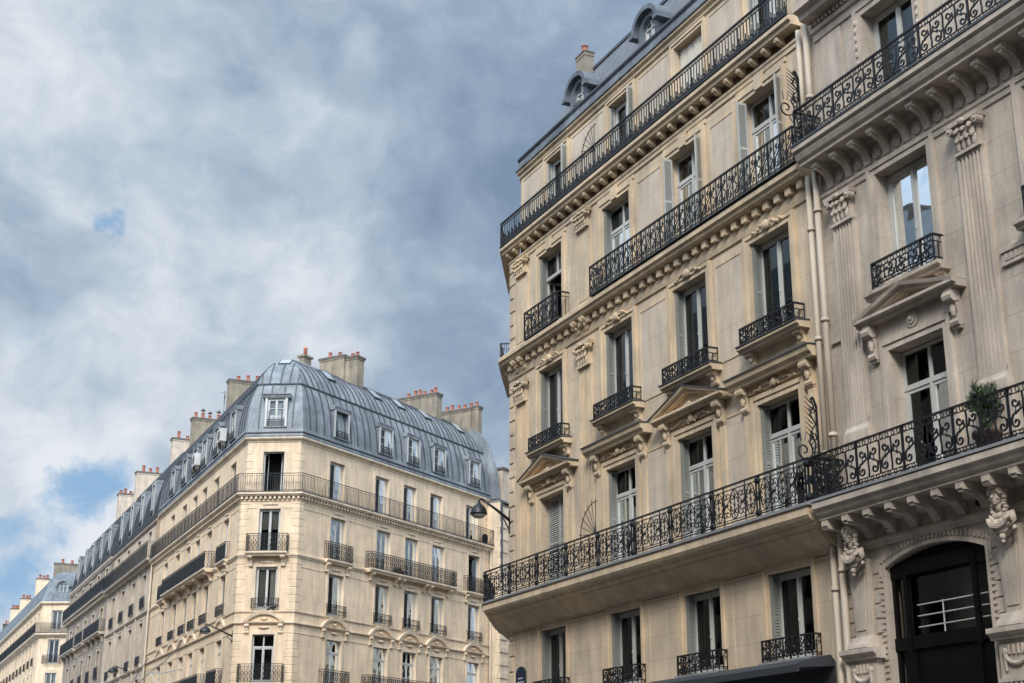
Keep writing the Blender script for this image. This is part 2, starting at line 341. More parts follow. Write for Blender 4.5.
        for i in range(n):
            x = c*i; mx_ = x+c/2; f = 1 if i % 2 else -1; H = h-.24; z0 = .115
            for k in (-1, 1): rb(spiral(mx_+k*c*.24, h-.072, .05, .03, 90, 450, 8), .012)
            for k in (-1, 1): rb(spiral(mx_+k*c*.24, .075, .05, .03, 90, 450, 8), .012)
            q = c*.27
            P = [(mx_+f*(a-mx_), z) for a, z in spiral(mx_+c*.02, z0+H*.76, .016, q, 560, 180, 18)]
            P += [(mx_+f*(-c*.34), z0+H*.56), (mx_+f*(-c*.1), z0+H*.5), (mx_+f*c*.2, z0+H*.44), (mx_+f*c*.34, z0+H*.34)]
            P += [(mx_+f*(a-mx_), z) for a, z in spiral(mx_+c*.04, z0+H*.22, q, .016, 0, -380, 18)]
            rb(P, .025)
            rb([(x, z0), (x+c*.04, z0+H*.2), (x, z0+H*.42), (x, z0+H*.58), (x+c*.04, z0+H*.8), (x, z0+H)], .023)
            rb([(mx_-f*c*.5, z0+H*.52), (mx_-f*c*.34, z0+H*.56)], .018); rb([(mx_+f*c*.5, z0+H*.42), (mx_+f*c*.34, z0+H*.36)], .018)
            b.ball((mx_, 0, z0+H*.5), (.028, .018, .045), nu=6, nv=4); rb([(mx_, z0+H*.5), (mx_, z0+H*.66)], .012)
    elif kind == 'lattice':                             # C, small balconies
        n = max(2, round(Lr/.2)); c = Lr/n
        for i in range(n+1): x = c*i; b.box(x-.009, x+.009, -.009, .009, 0, h)
        b.box(0, Lr, -.009, .009, h-.13, h-.115)
        for i in range(n):
            x = c*i; mx_ = x+c/2
            for z in (.2, .5, .78):
                rb([(mx_+c*.38*math.cos(R(a)), h*z+h*.12*math.sin(R(a))) for a in range(0, 361, 45)], .016)
            rb([(mx_, .06), (mx_, h-.12)], .012); b.ball((mx_, 0, h*.35), (.03, .015, .03), nu=6, nv=4); b.ball((mx_, 0, h*.65), (.03, .015, .03), nu=6, nv=4)
    elif kind == 'plain':                               # low sill guards
        b.box(0, Lr, -.01, .01, h-.12, h-.108); n = max(2, round(Lr/.12))
        for i in range(n+1): x = Lr*i/n; b.box(x-.009, x+.009, -.009, .009, 0, h)
        for i in range(n): x = Lr*(i+.5)/n; rb(spiral(x, h*.4, .04, .04, 0, 360, 8), .014)
    return b
CACHE = {}
def rail_mesh(kind, Lr, h, d, sides):
    key = ('rail', kind, round(Lr, 2), round(h, 2), round(d, 2), sides)
    if key not in CACHE:
        b = rail_mb(kind, Lr, h)
        for i, x in ((0, 0), (1, Lr)):
            if sides[i] and d > .08:
                r_ = rail_mb(kind if d > .35 else 'bars', d, h); b.add(r_, T(x) @ Matrix.Rotation(R(90), 4, 'Z'))
        CACHE[key] = b.mesh('railing', iron)
    return CACHE[key]
def balcony(fr, par, u0, u1, z, d, rail, h, slab=None, sides=(1, 1), m=None, brackets=(), bz=.5, rd=None, name='balcony', base=0, label=None, bm=None):
    """slab: closed (o,z) profile relative to floor level; brackets: list of u"""
    b = MB(); slab = slab or [(0, -.16), (d-.12, -.16), (d-.05, -.12), (d-.05, -.06), (d, -.05), (d, 0), (0, 0)]
    b.prof(slab, 0, u1-u0)
    for u in brackets:
        P = [(.02, -.16), (d*.8, -.16), (d*.82, -.26), (d*.6, -.3), (d*.42, -.3-bz*.25), (d*.3, -.16-bz*.75), (.14, -.16-bz), (.02, -.16-bz)]
        b.prof(P, u-u0-.11, u-u0+.11)
        b.tube([(u-u0-.125, -d*.66, -.26), (u-u0+.125, -d*.66, -.26)], .07, 8)
    o = part(name, b.mesh(name, m), par, fr.M @ T(u0, -base, z), label)
    rd = rd if rd is not None else d-.05
    part('railing', rail_mesh(rail, u1-u0-.06, h, rd, sides), o, fr.M @ T(u0+.03, -rd-base, z))
    return o

# ------------------------------------------------------------------ walls
def wall_mb(u0, u1, z0, z1, holes, k0=0, k1=0, o=0, depth=.34, b=None, roomd=2.2):
    b = b or MB(); xs = sorted({u0, u1} | {h[0] for h in holes} | {h[1] for h in holes}); zs = sorted({z0, z1} | {h[2] for h in holes} | {h[3] for h in holes})
    xs = [x for x in xs if u0 <= x <= u1]; zs = [z for z in zs if z0 <= z <= z1]
    for xa, xb in zip(xs, xs[1:]):
        for za, zb in zip(zs, zs[1:]):
            cxx, czz = (xa+xb)/2, (za+zb)/2
            if any(h[0] < cxx < h[1] and h[2] < czz < h[3] for h in holes): continue
            b.face([(xa, -o, za), (xb, -o, za), (xb, -o, zb), (xa, -o, zb)])
    for h in holes:
        a, c, lo, hi = h[:4]; y0, y1 = -o, -o+depth
        b.face([(a, y0, lo), (a, y0, hi), (a, y1, hi), (a, y1, lo)]); b.face([(c, y0, hi), (c, y0, lo), (c, y1, lo), (c, y1, hi)])
        b.face([(a, y0, hi), (c, y0, hi), (c, y1, hi), (a, y1, hi)]); b.face([(a, y0, lo), (a, y1, lo), (c, y1, lo), (c, y0, lo)])
        e = .25; A0, A1, Z0, Z1, Y2 = a-e, c+e, lo-.1, hi+.25, y1+roomd
        for q in ([(A0, y1, Z0), (A0, y1, Z1), (A0, Y2, Z1), (A0, Y2, Z0)], [(A1, y1, Z1), (A1, y1, Z0), (A1, Y2, Z0), (A1, Y2, Z1)],
                  [(A0, y1, Z1), (A1, y1, Z1), (A1, Y2, Z1), (A0, Y2, Z1)], [(A0, y1, Z0), (A0, Y2, Z0), (A1, Y2, Z0), (A1, y1, Z0)],
                  [(A0, Y2, Z0), (A0, Y2, Z1), (A1, Y2, Z1), (A1, Y2, Z0)],
                  [(A0, y1, Z0), (a, y1, Z0), (a, y1, Z1), (A0, y1, Z1)], [(c, y1, Z0), (A1, y1, Z0), (A1, y1, Z1), (c, y1, Z1)], [(a, y1, hi), (c, y1, hi), (c, y1, Z1), (a, y1, Z1)], [(a, y1, Z0), (c, y1, Z0), (c, y1, lo), (a, y1, lo)]):
            b.face(q, 1)
    return b
def plain_mesh(b, name, mats):       # keep the drawn faces as they are (sheets)
    return b.mesh(name, mats)

# ------------------------------------------------------------------ windows
def win_meshes(w, h, tr, bars, opened, fm):
    key = ('win', round(w, 2), round(h, 2), tr, bars, opened, fm.name)
    if key in CACHE: return CACHE[key]
    b = MB(); p = MB(); fw = .055; t = .06; hw = w/2
    b.box(-hw, -hw+fw, 0, t, 0, h); b.box(hw-fw, hw, 0, t, 0, h); b.box(-hw, hw, .002, t-.002, h-fw, h); b.box(-hw, hw, .002, t-.002, 0, fw)
    zt = h*tr if tr else h-fw
    if tr:
        b.box(-hw, hw, -.012, t, zt-.045, zt+.045); b.box(-.035, .035, 0, t, zt+.04, h-fw)
        p.face([(-hw+fw, t*.5, zt), (hw-fw, t*.5, zt), (hw-fw, t*.5, h-fw), (-hw+fw, t*.5, h-fw)])
        zt -= .045
    lw = hw-fw
    for sg in (-1, 1):
        leaf_ = MB(); pane = MB(); s_ = .065
        leaf_.box(0, s_, 0, .045, fw, zt); leaf_.box(lw-s_, lw, 0, .045, fw, zt); leaf_.box(s_, lw-s_, .002, .043, fw, fw+.11); leaf_.box(s_, lw-s_, .002, .043, zt-s_, zt)
        for k in range(bars): z = fw+.1+(zt-fw-.17)*(k+1)/(bars+1); leaf_.box(s_, lw-s_, .008, .036, z-.015, z+.015)
        pane.face([(s_, .022, fw+.1), (lw-s_, .022, fw+.1), (lw-s_, .022, zt-s_), (s_, .022, zt-s_)])
        M = T(sg*(hw-fw), .005, 0) @ (Matrix.Rotation(R((62 if sg > 0 else 78)*(opened if opened else 0)*-sg), 4, 'Z')) @ Matrix.Scale(-sg, 4, (1, 0, 0))
        b.add(leaf_, M); p.add(pane, M)
    if not opened: b.box(-.03, .03, -.015, .002, fw, zt); b.ball((.0, -.03, h*.45), (.014, .014, .04), nu=6, nv=4)
    CACHE[key] = (b.mesh('window', fm), p.mesh('pane', glass), p.mesh('pane', glassB)); return CACHE[key]
def curtain_mesh(x0, x1, z0, z1):
    key = ('cur', round(x0, 2), round(x1, 2), round(z0, 2), round(z1, 2))
    if key not in CACHE:
        b = MB(); n = max(6, int((x1-x0)/.045)); pts = [(x0+(x1-x0)*i/n, .16+.02*math.sin(i*1.9)+.012*math.sin(i*.7)) for i in range(n+1)]
        for (xa, ya), (xb, yb) in zip(pts, pts[1:]): b.face([(xa, ya, z0), (xb, yb, z0), (xb, yb, z1), (xa, ya, z1)])
        CACHE[key] = b.mesh('curtain', curt, True)
    return CACHE[key]
def louvre(b, x0, x1, y0, y1, z0, z1):   # louvred leaf in the x-z plane
    b.box(x0, x0+.04, y0, y1, z0, z1); b.box(x1-.04, x1, y0, y1, z0, z1)
    for z in (z0, (z0+z1)/2, z1-.06): b.box(x0+.04, x1-.04, y0+.002, y1-.002, z, z+.06)
    n = int((z1-z0)/.055)
    for i in range(n):
        z = z0+(z1-z0)*i/n
        b.face([(x0+.04, y0+.004, z), (x1-.04, y0+.004, z), (x1-.04, y1-.004, z+.045), (x0+.04, y1-.004, z+.045)])
def folded_shutter(h, d=.17):
    key = ('fold', round(h, 2), d)
    if key not in CACHE:
        b = MB(); l = MB(); louvre(l, 0, d, 0, .022, .03, h-.02)
        b.add(l, Matrix.Rotation(R(90), 4, 'Z')); b.add(l, T(.03, .012) @ Matrix.Rotation(R(90), 4, 'Z'))
        CACHE[key] = b.mesh('shutter', shut)
    return CACHE[key]
def window(fr, par, u, z0, z1, w, o=0, depth=.19, tr=None, bars=0, opened=0, fm=None, coat=False, curtain=None, fold=False, label=None):
    fm = fm or whiteP; me, pa, pb = win_meshes(w, z1-z0, tr, bars, opened, fm)
    wn = part('window', me, par, fr.M @ T(u, depth-o, z0), label); part('pane', pb if coat else pa, wn, WM[wn])
    if curtain:
        for (a, c, lo, hi) in curtain: part('curtain', curtain_mesh(a*w, c*w, lo*(z1-z0), hi*(z1-z0)), wn, WM[wn])
    if fold:
        part('shutter', folded_shutter(z1-z0), wn, fr.M @ T(u-w/2+.045, -o+.01, z0)); part('shutter', folded_shutter(z1-z0), wn, fr.M @ T(u+w/2-.02, -o+.01, z0))
    return wn
def ornament(b, x0, x1, z0, z1, y, n, seed=1, r=.05):
    q = random.Random(seed)
    cx_ = (x0+x1)/2; hw = (x1-x0)/2; mid = (z0+z1)/2; hh = (z1-z0)/2
    b.ball((cx_, y-.02, mid), (r*1.5, r*.9, hh*1.05), nu=8, nv=6)
    for sg in (-1, 1):
        for i in range(n):
            t = (i+1)/(n+.3); x = cx_+sg*hw*t; zz_ = mid+hh*.45*math.sin(t*7+seed); k = 1-.45*t
            b.ball((x, y, zz_), (r*q.uniform(.8, 1.4)*k, r*.7, hh*q.uniform(.35, .7)*k), nu=6, nv=4)
            if i % 2 == 0: b.ball((x+sg*r*.5, y, zz_-hh*.5*k), (r*.6*k, r*.5, hh*.35*k), nu=6, nv=4)
def capital_mesh(w, h, m):
    key = ('cap', round(w, 2), round(h, 2), m.name)
    if key in CACHE: return CACHE[key]
    b = MB(); hw = w/2
    b.box(-hw*.86, hw*.86, -.10, 0, 0, h*.86)
    b.plate([(-hw*1.22, h*.86), (hw*1.22, h*.86), (hw*1.3, h), (-hw*1.3, h)], -.2, 0)
    b.box(-hw*1.0, hw*1.0, -.13, 0, -.03, .025)
    for row, (z, n, hh) in enumerate(((h*.24, 4, h*.21), (h*.52, 3, h*.2))):
        for i in range(n):
            x = -hw*.8+hw*1.6*(i+.5)/n
            b.ball((x, -.115-.02*row, z), (w/n*.36, .035, hh)); b.ball((x, -.15-.03*row, z+hh*.75), (w/n*.36, .04, .035)); b.ball((x, -.165-.03*row, z+hh*.5), (w/n*.24, .03, .03))
    for sg in (-1, 1):
        b.tube([(sg*hw*1.02, -.2, h*.76), (sg*hw*1.02, -.06, h*.76)], h*.13, 10); b.ball((sg*hw*1.02, -.21, h*.76), h*.055)
        b.ball((sg*hw*.45, -.15, h*.72), (h*.1, .05, h*.08))
    b.ball((0, -.2, h*.9), (h*.13, .05, h*.1)); b.ball((0, -.22, h*.9), h*.05)
    CACHE[key] = b.mesh('capital', m); return CACHE[key]
def pilaster(fr, par, u, w, z0, z1, m, p=.07, flutes=5, base=.25, o=0, cap=None, mid=None):
    b = MB(); hw = w/2
    b.box(-hw-.05, hw+.05, -p-.06, 0, 0, base*.55); b.prof([(0, base*.55), (p+.05, base*.55), (p+.04, base*.7), (p+.02, base*.8), (p, base), (0, base)], -hw-.02, hw+.02)
    H = z1-z0
    if flutes:
        s = w/(2*flutes+1.6); b.box(-hw, hw, -p*.55, 0, base, H)
        b.box(-hw, -hw+s*1.3, -p, -p*.5, base, H); b.box(hw-s*1.3, hw, -p, -p*.5, base, H)
        x = -hw+s*1.3
        for i in range(flutes):
            x += s
            if i < flutes-1: b.box(x, x+s, -p, -p*.5, base, H); x += s
        b.box(-hw, hw, -p-.001, -p*.5, base, base+.1); b.box(-hw, hw, -p-.001, -p*.5, H-.08, H)
        if mid: b.box(-hw+.02, hw-.02, -p+.012, -p*.5, base+.1, mid-z0)
    else:
        b.box(-hw, hw, -p, 0, base, H)
        b.box(-hw+.07, hw-.07, -p-.012, -p, base+.1, H-.1)
    o_ = part('pilaster', b.mesh('pilaster', m), par, fr.M @ T(u, -o, z0))
    if cap: part('capital', capital_mesh(w, cap, m), o_, fr.M @ T(u, -o, z1))
    return o_
def console(b, x, w, d, z0, z1, y=0):   # scrolled bracket, side profile in (o,z)
    H = z1-z0
    b.prof([(0, z0), (d*.32, z0), (d*.42, z0+H*.18), (d*.36, z0+H*.38), (d*.55, z0+H*.6), (d*.98, z0+H*.78), (d, z1), (0, z1)], x-w/2, x+w/2)
    b.tube([(x-w*.62, -d*.66, z0+H*.82), (x+w*.62, -d*.66, z0+H*.82)], H*.16, 10); b.tube([(x-w*.58, -d*.28, z0+H*.16), (x+w*.58, -d*.28, z0+H*.16)], H*.11, 8)
    b.ball((x, -d*.5, z0+H*.5), (w*.3, d*.25, H*.22), nu=6, nv=5)
def dentils(b, u0, u1, sp, z0, z1, d, w):
    n = round((u1-u0)/sp)
    for i in range(n+1):
        x = u0+(u1-u0)*i/n; b.box(x-w/2, x+w/2, -d, 0, z0, z1)
def segarc(cx_, cz_, hw, rise, n=12):
    rr = (hw*hw+rise*rise)/(2*rise); a = math.asin(hw/rr)
    return [(cx_+rr*math.sin(-a+2*a*i/n), cz_-(rr-rise)+rr*math.cos(-a+2*a*i/n)) for i in range(n+1)]

# ================================================================== BUILDING A (beige, centre right)
AZ1 = 180-24.729
FA = Frame(AZ1, 16.0, -34.838)
PA = FA.P(0, 0)
A_ = root('beige_corner_building', 'tall beige limestone corner building with long black iron balconies, its foot under the grey awning', 'building', PA)
FCh = Frame(184, at=PA)                       # canted corner, seen edge on
P1 = FCh.P(-3.4); FSide = Frame(211, at=P1)
XR = 13.95
WA = [2.58, 6.22, 9.46, 12.52]; OW = 1.38
rows = [(4.22, 5.93), (6.86, 9.265), (10.52, 12.70), (13.66, 15.94)]
holes = [(u-OW/2, u+OW/2, a, c) for (a, c) in rows for u in WA]
b = wall_mb(0, XR, 0, 16.5, holes)
top_holes = [(u-.62, u+.62, 16.9, 18.82) for u in WA]
wall_mb(0+.25, XR, 16.5, 19.15, top_holes, o=-.2, b=b)
for fr_, ua, ub in ((FCh, -3.4, 0), (FSide, -12, 0)):
    M = FA.M.inverted() @ fr_.M; q = MB(); q.face([(ua, 0, 0), (ub, 0, 0), (ub, 0, 16.5), (ua, 0, 16.5)]); q.face([(ua, .4, 16.5), (ub+(-.1 if ub == 0 else 0), .4, 16.5), (ub+(-.1 if ub == 0 else 0), .4, 19.15), (ua, .4, 19.15)]); b.add(q, M)
Pb = FSide.P(-12); Pc = FA.P(XR, -13)
q = MB(); inv = FA.M.inverted()
la, lb, lc, ld = [inv @ Vector((p.x, p.y, 0)) for p in (Pb, Pc, FA.P(XR, 0), FA.P(XR, 0))]
q.face([(la.x, la.y, 0), (lb.x, lb.y, 0), (lb.x, lb.y, 19.1), (la.x, la.y, 19.1)]); q.face([(lb.x, lb.y, 0), (XR, 0, 0), (XR, 0, 16.5), (lb.x, lb.y, 19.1)])
b.add(q, Matrix())
# corner quoins, alternating rusticated blocks
z = .3; i = 0
while z < 16.2:
    if not (5.9 < z < 6.9 or 12.95 < z < 13.6):
        wq = .33 if i % 2 else .24
        b.prof([(0, z), (.03, z+.02), (.03, z+.33), (0, z+.35)], -.008, wq)
    z += .395; i += 1
part('wall', b.mesh('wall', [stA, room]), A_, FA.M)
# ---- cove and long first balcony
b = MB()
cove = [(0, 6.02), (.035, 6.02), (.035, 6.07), (.06, 6.09), (.14, 6.12), (.30, 6.27), (.45, 6.40), (.56, 6.46), (.56, 6.50), (.66, 6.56), (.70, 6.62), (.70, 6.78), (0, 6.78)]
b.prof(cove, 0, 14.15, -.26, 0); b.prof([(.1, 6.10), (.32, 6.24), (.47, 6.385), (.47, 6.41), (.1, 6.3)], 4.95, 14.1)
M = FA.M.inverted() @ FCh.M; q = MB(); q.prof(cove, -3.4, 0, 0, .26); b.add(q, M)
b.prof([(0, 5.93), (.03, 5.95), (.03, 5.99), (0, 6.0)], 0, XR)
cv = part('cornice', b.mesh('cornice', stT), A_, FA.M)
b = MB(); b.prof([(0, 6.782), (.735, 6.782), (.735, 6.835), (0, 6.85)], 0, 14.2, -.26, 0); q = MB(); q.prof([(0, 6.782), (.735, 6.782), (.735, 6.835), (0, 6.85)], -3.4, 0, 0, .26); b.add(q, M)
bal = part('balcony', b.mesh('balcony', lead), A_, FA.M)
part('railing', rail_mesh('panel', 14.2+.17, .80, .67, (0, 1)), bal, FA.M @ T(-.17, -.67, 6.84))
part('railing', rail_mesh('panel', 3.2, .80, 0, (0, 0)), bal, FCh.M @ T(-3.05, -.67, 6.84))
# ---- upper cornices
def cornice(prs, u0, u1, k0=0, k1=0, dent=None, m=None, fr=FA, par=A_, extra=None, ch=True, name='cornice'):
    b = MB()
    for pr in prs: b.prof(pr, u0, u1, k0, k1)
    if dent: dentils(b, *dent)
    if ch:
        q = MB()
        for pr in prs: q.prof(pr, -3.4, 0, 0, -k0)
        if dent: dentils(q, -3.3, -.2, *dent[2:])
        b.add(q, FA.M.inverted() @ FCh.M)
    if extra: extra(b)
    return part(name, b.mesh(name, m or stT), par, fr.M)
def brk4(b):
    for u in (.62, 1.02, 4.25, 4.72):
        console(b, u, .2, .27, 13.02, 13.33); b.ball((u, -.2, 13.24), (.09, .07, .06))
cornice([[(0, 12.93), (.04, 12.93), (.06, 13.02), (.06, 13.14), (0, 13.14)], [(0, 13.34), (.22, 13.34), (.27, 13.37), (.29, 13.44), (.34, 13.46), (.34, 13.56), (.30, 13.6), (0, 13.62)]],
        0, 13.98, -.26, 0, (.25, 13.8, .388, 13.16, 13.33, .17, .17), extra=brk4)
def mod5(b):
    n = 29
    for i in range(n):
        u = .15+i*.473
        if u > 13.8: break
        b.prof([(.03, 16.5), (.12, 16.51), (.17, 16.55), (.21, 16.57), (.21, 16.67), (.03, 16.67)], u-.06, u+.06); b.ball((u, -.2, 16.62), (.05, .03, .035), nu=6, nv=4)
cornice([[(0, 16.28), (.035, 16.28), (.035, 16.37), (.06, 16.39), (.06, 16.45), (0, 16.46)], [(0, 16.67), (.24, 16.67), (.25, 16.74), (.31, 16.77), (.31, 16.85), (.27, 16.88), (-.2, 16.90)]],
        0, 13.98, -.26, 0, None, extra=mod5)
cornice([[(-.2, 18.98), (-.15, 19.0), (-.15, 19.08), (-.08, 19.12), (-.08, 19.2), (-.2, 19.2)]], .2, XR, -.26, 0, ch=False)
# wall panels and strips ('panel' parts) between windows
def panels(z0, z1, spans, m=stP, o=0, par=A_, fr=FA, bead=stT, bw=.07, name='wall_panel', pj=.018):
    for a, c in spans:
        b = MB(); b.box(a+bw, c-bw, -o-.004, -o+.01, z0+bw, z1-bw, 0)
        b.box(a, a+bw, -o-pj, -o+.01, z0, z1, 1); b.box(c-bw, c, -o-pj, -o+.01, z0, z1, 1); b.box(a+bw, c-bw, -o-pj+.001, -o+.01, z1-bw, z1, 1); b.box(a+bw, c-bw, -o-pj+.001, -o+.01, z0, z0+bw, 1)
        part(name, b.mesh(name, [m, bead]), par, fr.M)
gaps = [(WA[1]+1.02, WA[2]-1.02), (WA[2]+1.02, WA[3]-1.02)]
panels(13.75, 16.0, gaps); panels(10.5, 12.72, [(WA[1]+.98, WA[2]-.98), (WA[2]+.98, WA[3]-.98)]); panels(6.95, 9.35, gaps)
panels(17.0, 18.92, [(.35, WA[0]-.85), (WA[0]+.85, WA[1]-.85), (WA[1]+.85, WA[2]-.85), (WA[2]+.85, WA[3]-.85)], o=-.2)
# vertical joints of ground storey piers
for u in (1.62, 3.64, 5.16, 7.3, 8.5, 10.6, 11.75): b = MB(); b.box(u-.03, u, -.012, .01, 4.3, 5.92); part('wall_strip', b.mesh('wall_strip', stT), A_, FA.M)
# pilasters
for u in (.86, 4.54):
    pilaster(FA, A_, u, .66 if u > 1 else .62, 6.85, 12.12, stT, p=.06, flutes=4, cap=.58, base=.2)
    b = MB(); b.box(-.38, .38, -.05, 0, 13.62, 15.78); b.box(-.30, .30, -.062, -.05, 13.85, 15.6)
    pl = part('pilaster', b.mesh('pilaster', stT), A_, FA.M @ T(u, 0, 0)); part('capital', capital_mesh(.66, .42, stT), pl, FA.M @ T(u, 0, 15.8))
# ---- windows of A
def surround(b, w, z0, z1, bw=.17, p=.05, lintel=None, ears=0):
    hw = w/2
    for sg in (-1, 1):
        xa, xb = sorted((sg*(hw+.002), sg*(hw+bw))); b.box(xa, xb, -p, 0, z0, z1+bw)
        xa, xb = sorted((sg*(hw+bw*.55), sg*(hw+bw))); b.box(xa, xb, -p-.025, -p, z0, z1+bw+.001)
    b.box(-hw, hw, -p+.002, 0, z1+.002, z1+bw-.001); b.box(-hw-bw*.55, hw+bw*.55, -p-.024, -p, z1+bw*.55, z1+bw)
SEEDN = [0]
def stone_child(name, b, wn, u, m=stT, fr=FA, o=0):
    return part(name, b.mesh(name, m), wn, fr.M @ T(u, -o, 0))
def tri_pediment(b, hw, z0, z1, zt, d, seed=3, relief=True):
    b.prof([(0, z0), (d*.7, z0), (d*.75, z0+.05), (d, z0+.07), (d, z0+.12), (0, z0+.13)], -hw, hw)
    sl = math.atan2(zt-z1, hw)
    for sg in (-1, 1):
        q = MB(); Ls = math.hypot(hw, zt-z1)
        q.prof([(0, -.11), (d*.75, -.11), (d*.8, -.05), (d, -.04), (d+.02, .02), (0, .02)], 0, Ls)
        b.add(q, T(0, 0, zt) @ Matrix.Scale(sg, 4, (1, 0, 0)) @ Matrix.Rotation(sl, 4, 'Y'))
    if relief:
        b.plate([(-hw*.95, z0+.12), (hw*.95, z0+.12), (0, zt-.05)], -d*.35, 0)
        ornament(b, -hw*.6, hw*.6, z0+.14, z0+.26, -d*.38, 5, seed, .06)
def flat_cornice(b, hw, z0, z1, d):
    b.prof([(0, z0), (d*.7, z0), (d*.75, z0+.05), (d*.82, z0+.07), (d*.95, z0+.1), (d, z0+.16), (d, z1-.02), (d+.02, z1), (0, z1+.03)], -hw, hw)
for i, u in enumerate(WA):
    # ground (mezzanine) row
    wn = window(FA, A_, u, 4.25, 5.91, OW, tr=None, fold=True, fm=whiteP if i else greyP, curtain=[((-.45, -.05, .02, .97), (.05, .2, .02, .97)), ((-.42, .0, .02, .97),), ((-.45, .02, .02, .97),), ((-.45, .05, .02, .97), (.12, .42, .02, .97))][i], opened=0)
    b = MB(); b.box(-OW/2-.12, OW/2+.12, -.24, .1, -.03, .03); sl_ = part('sill', b.mesh('sill', lead), wn, FA.M @ T(u, 0, 4.22))
    part('railing', rail_mesh('scroll', 1.56, .40, .19, (1, 1)), wn, FA.M @ T(u-.70, -.21, 4.26))
    b = MB(); surround(b, OW, 4.25, 5.90, bw=.14, p=.02); stone_child('surround', b, wn, u)
    # noble floor
    if i == 0:
        b = MB()
        for sg in (-1, 1):
            xa, xb = sorted((sg*.01, sg*.64)); louvre(b, xa, xb, 0, .035, 0, 2.38)
        wn = part('window', b.mesh('window', shutL), A_, FA.M @ T(u, .2, 6.87), 'grey louvred shutters closed over the window'); WNF = wn
    else:
        wn = window(FA, A_, u, 6.87, 9.25, OW, tr=.74, fold=True, curtain=[None, ((-.4, -.26, .02, .7),), ((-.4, -.28, .02, .7),), None][i])
    b = MB(); surround(b, OW, 6.86, 9.265, bw=.2, p=.05)
    b.box(-.95, .95, -.07, 0, 9.53, 9.70); ornament(b, -.7, .7, 9.50, 9.68, -.09, 7, i+2, .06)
    for sg in (-1, 1):
        console(b, sg*1.08, .2, .22, 9.18, 9.72); b.box(min(sg*.99, sg*1.17), max(sg*.99, sg*1.17), -.05, 0, 6.86, 9.18)
    if i in (0, 2): tri_pediment(b, 1.43, 9.70, 9.82, 10.26, .30, i)
    else: flat_cornice(b, 1.42, 9.70, 9.90, .32)
    stone_child('pediment', b, wn, u)
    b = MB()
    if i in (0, 2):
        sl = math.atan2(.44, 1.43)
        for sg in (-1, 1):
            q = MB(); q.prof([(0, .024), (.34, .024), (.34, .04), (0, .05)], 0, math.hypot(1.46, .44)); b.add(q, T(0, 0, 10.26) @ Matrix.Scale(sg, 4, (1, 0, 0)) @ Matrix.Rotation(sl, 4, 'Y'))
    else: b.prof([(0, 9.935), (.355, 9.905), (.355, 9.925), (0, 9.96)], -1.44, 1.44)
    stone_child('flashing', b, wn, u, zincD)
    # third row
    wn = window(FA, A_, u, 10.54, 12.68, OW, tr=None, fold=True, coat=True, curtain=None)
    b = MB(); surround(b, OW, 10.5, 12.70, bw=.19, p=.045); ornament(b, -.5, .5, 12.78, 12.98, -.07, 5, i+9, .08); stone_child('surround', b, wn, u)
    b = MB(); b.prof([(0, 10.36), (.24, 10.36), (.26, 10.41), (.31, 10.43), (.31, 10.49), (0, 10.51)], -.94, 1.12)
    for sg in (-1, 1): console(b, sg*.82+.08, .2, .2, 10.08, 10.36)
    stone_child('sill', b, wn, u)
    b = MB(); b.prof([(0, 10.512), (.335, 10.492), (.335, 10.51), (0, 10.53)], -.96, 1.14); stone_child('flashing', b, wn, u, zincD)
    part('railing', rail_mesh('scroll', 1.84, .36, .25, (1, 1)), wn, FA.M @ T(u-.84, -.27, 10.52))
    # fourth row
    wn = window(FA, A_, u, 13.68, 15.92, OW, tr=.72, fold=(i < 2), coat=(i > 1), curtain=[((-.44, -.3, .0, .7),), ((.1, .42, 0, .7),), None, ((-.1, .1, 0, .7),)][i], opened=1 if i == 0 else 0)
    b = MB(); surround(b, OW, 13.62, 15.94, bw=.18, p=.045); b.box(-.13, .13, -.1, 0, 15.95, 16.27)
    for sg in (-1, 1): xa, xb = sorted((sg*.2, sg*.92)); b.box(xa, xb, -.03, 0, 16.15, 16.25)
    stone_child('surround', b, wn, u)
    if i > 1:
        for sg in (-1, 1):
            b = MB(); louvre(b, 0, .24, 0, .03, 0, 2.2)
            part('shutter', b.mesh('shutter', shutL), wn, FA.M @ T(u+sg*(OW/2-(.02 if sg > 0 else .07)), .02, 13.7) @ Matrix.Rotation(R(-76 if sg > 0 else -96), 4, 'Z'))
    # top row, set back behind its own balcony
    if i == 2:
        b = MB()
        for k, x in enumerate((-.6, -.3, 0, .3)): b.box(x, x+.297, .01*(k % 2), .03+.01*(k % 2), 0, 1.9); b.box(x+.03, x+.26, -.012, .0+.01*(k % 2), .1, 1.78)
        wn = part('window', b.mesh('window', stN), A_, FA.M @ T(u, .35, 16.92), 'opening closed by pale folding shutters')
    else:
        wn = window(FA, A_, u, 16.92, 18.8, 1.24, o=-.2, depth=.17, curtain=[((-.05, .42, 0, .97),), ((0, .42, 0, .97),), None, ((-.44, -.1, 0, .97),)][i])
        for sg in (-1, 1):
            b = MB(); louvre(b, 0, .15 if sg < 0 else .21, 0, .03, 0, 1.85)
            part('shutter', b.mesh('shutter', shutL), wn, FA.M @ T(u+sg*.61, .2 if sg > 0 else .36, 16.94) @ Matrix.Rotation(R(-80 if sg > 0 else -100), 4, 'Z'))
    b = MB()
    q = MB(); surround(q, 1.24, 16.9, 18.82, bw=.14, p=.03); b.add(q, T(0, .2))
    stone_child('surround', b, wn, u)
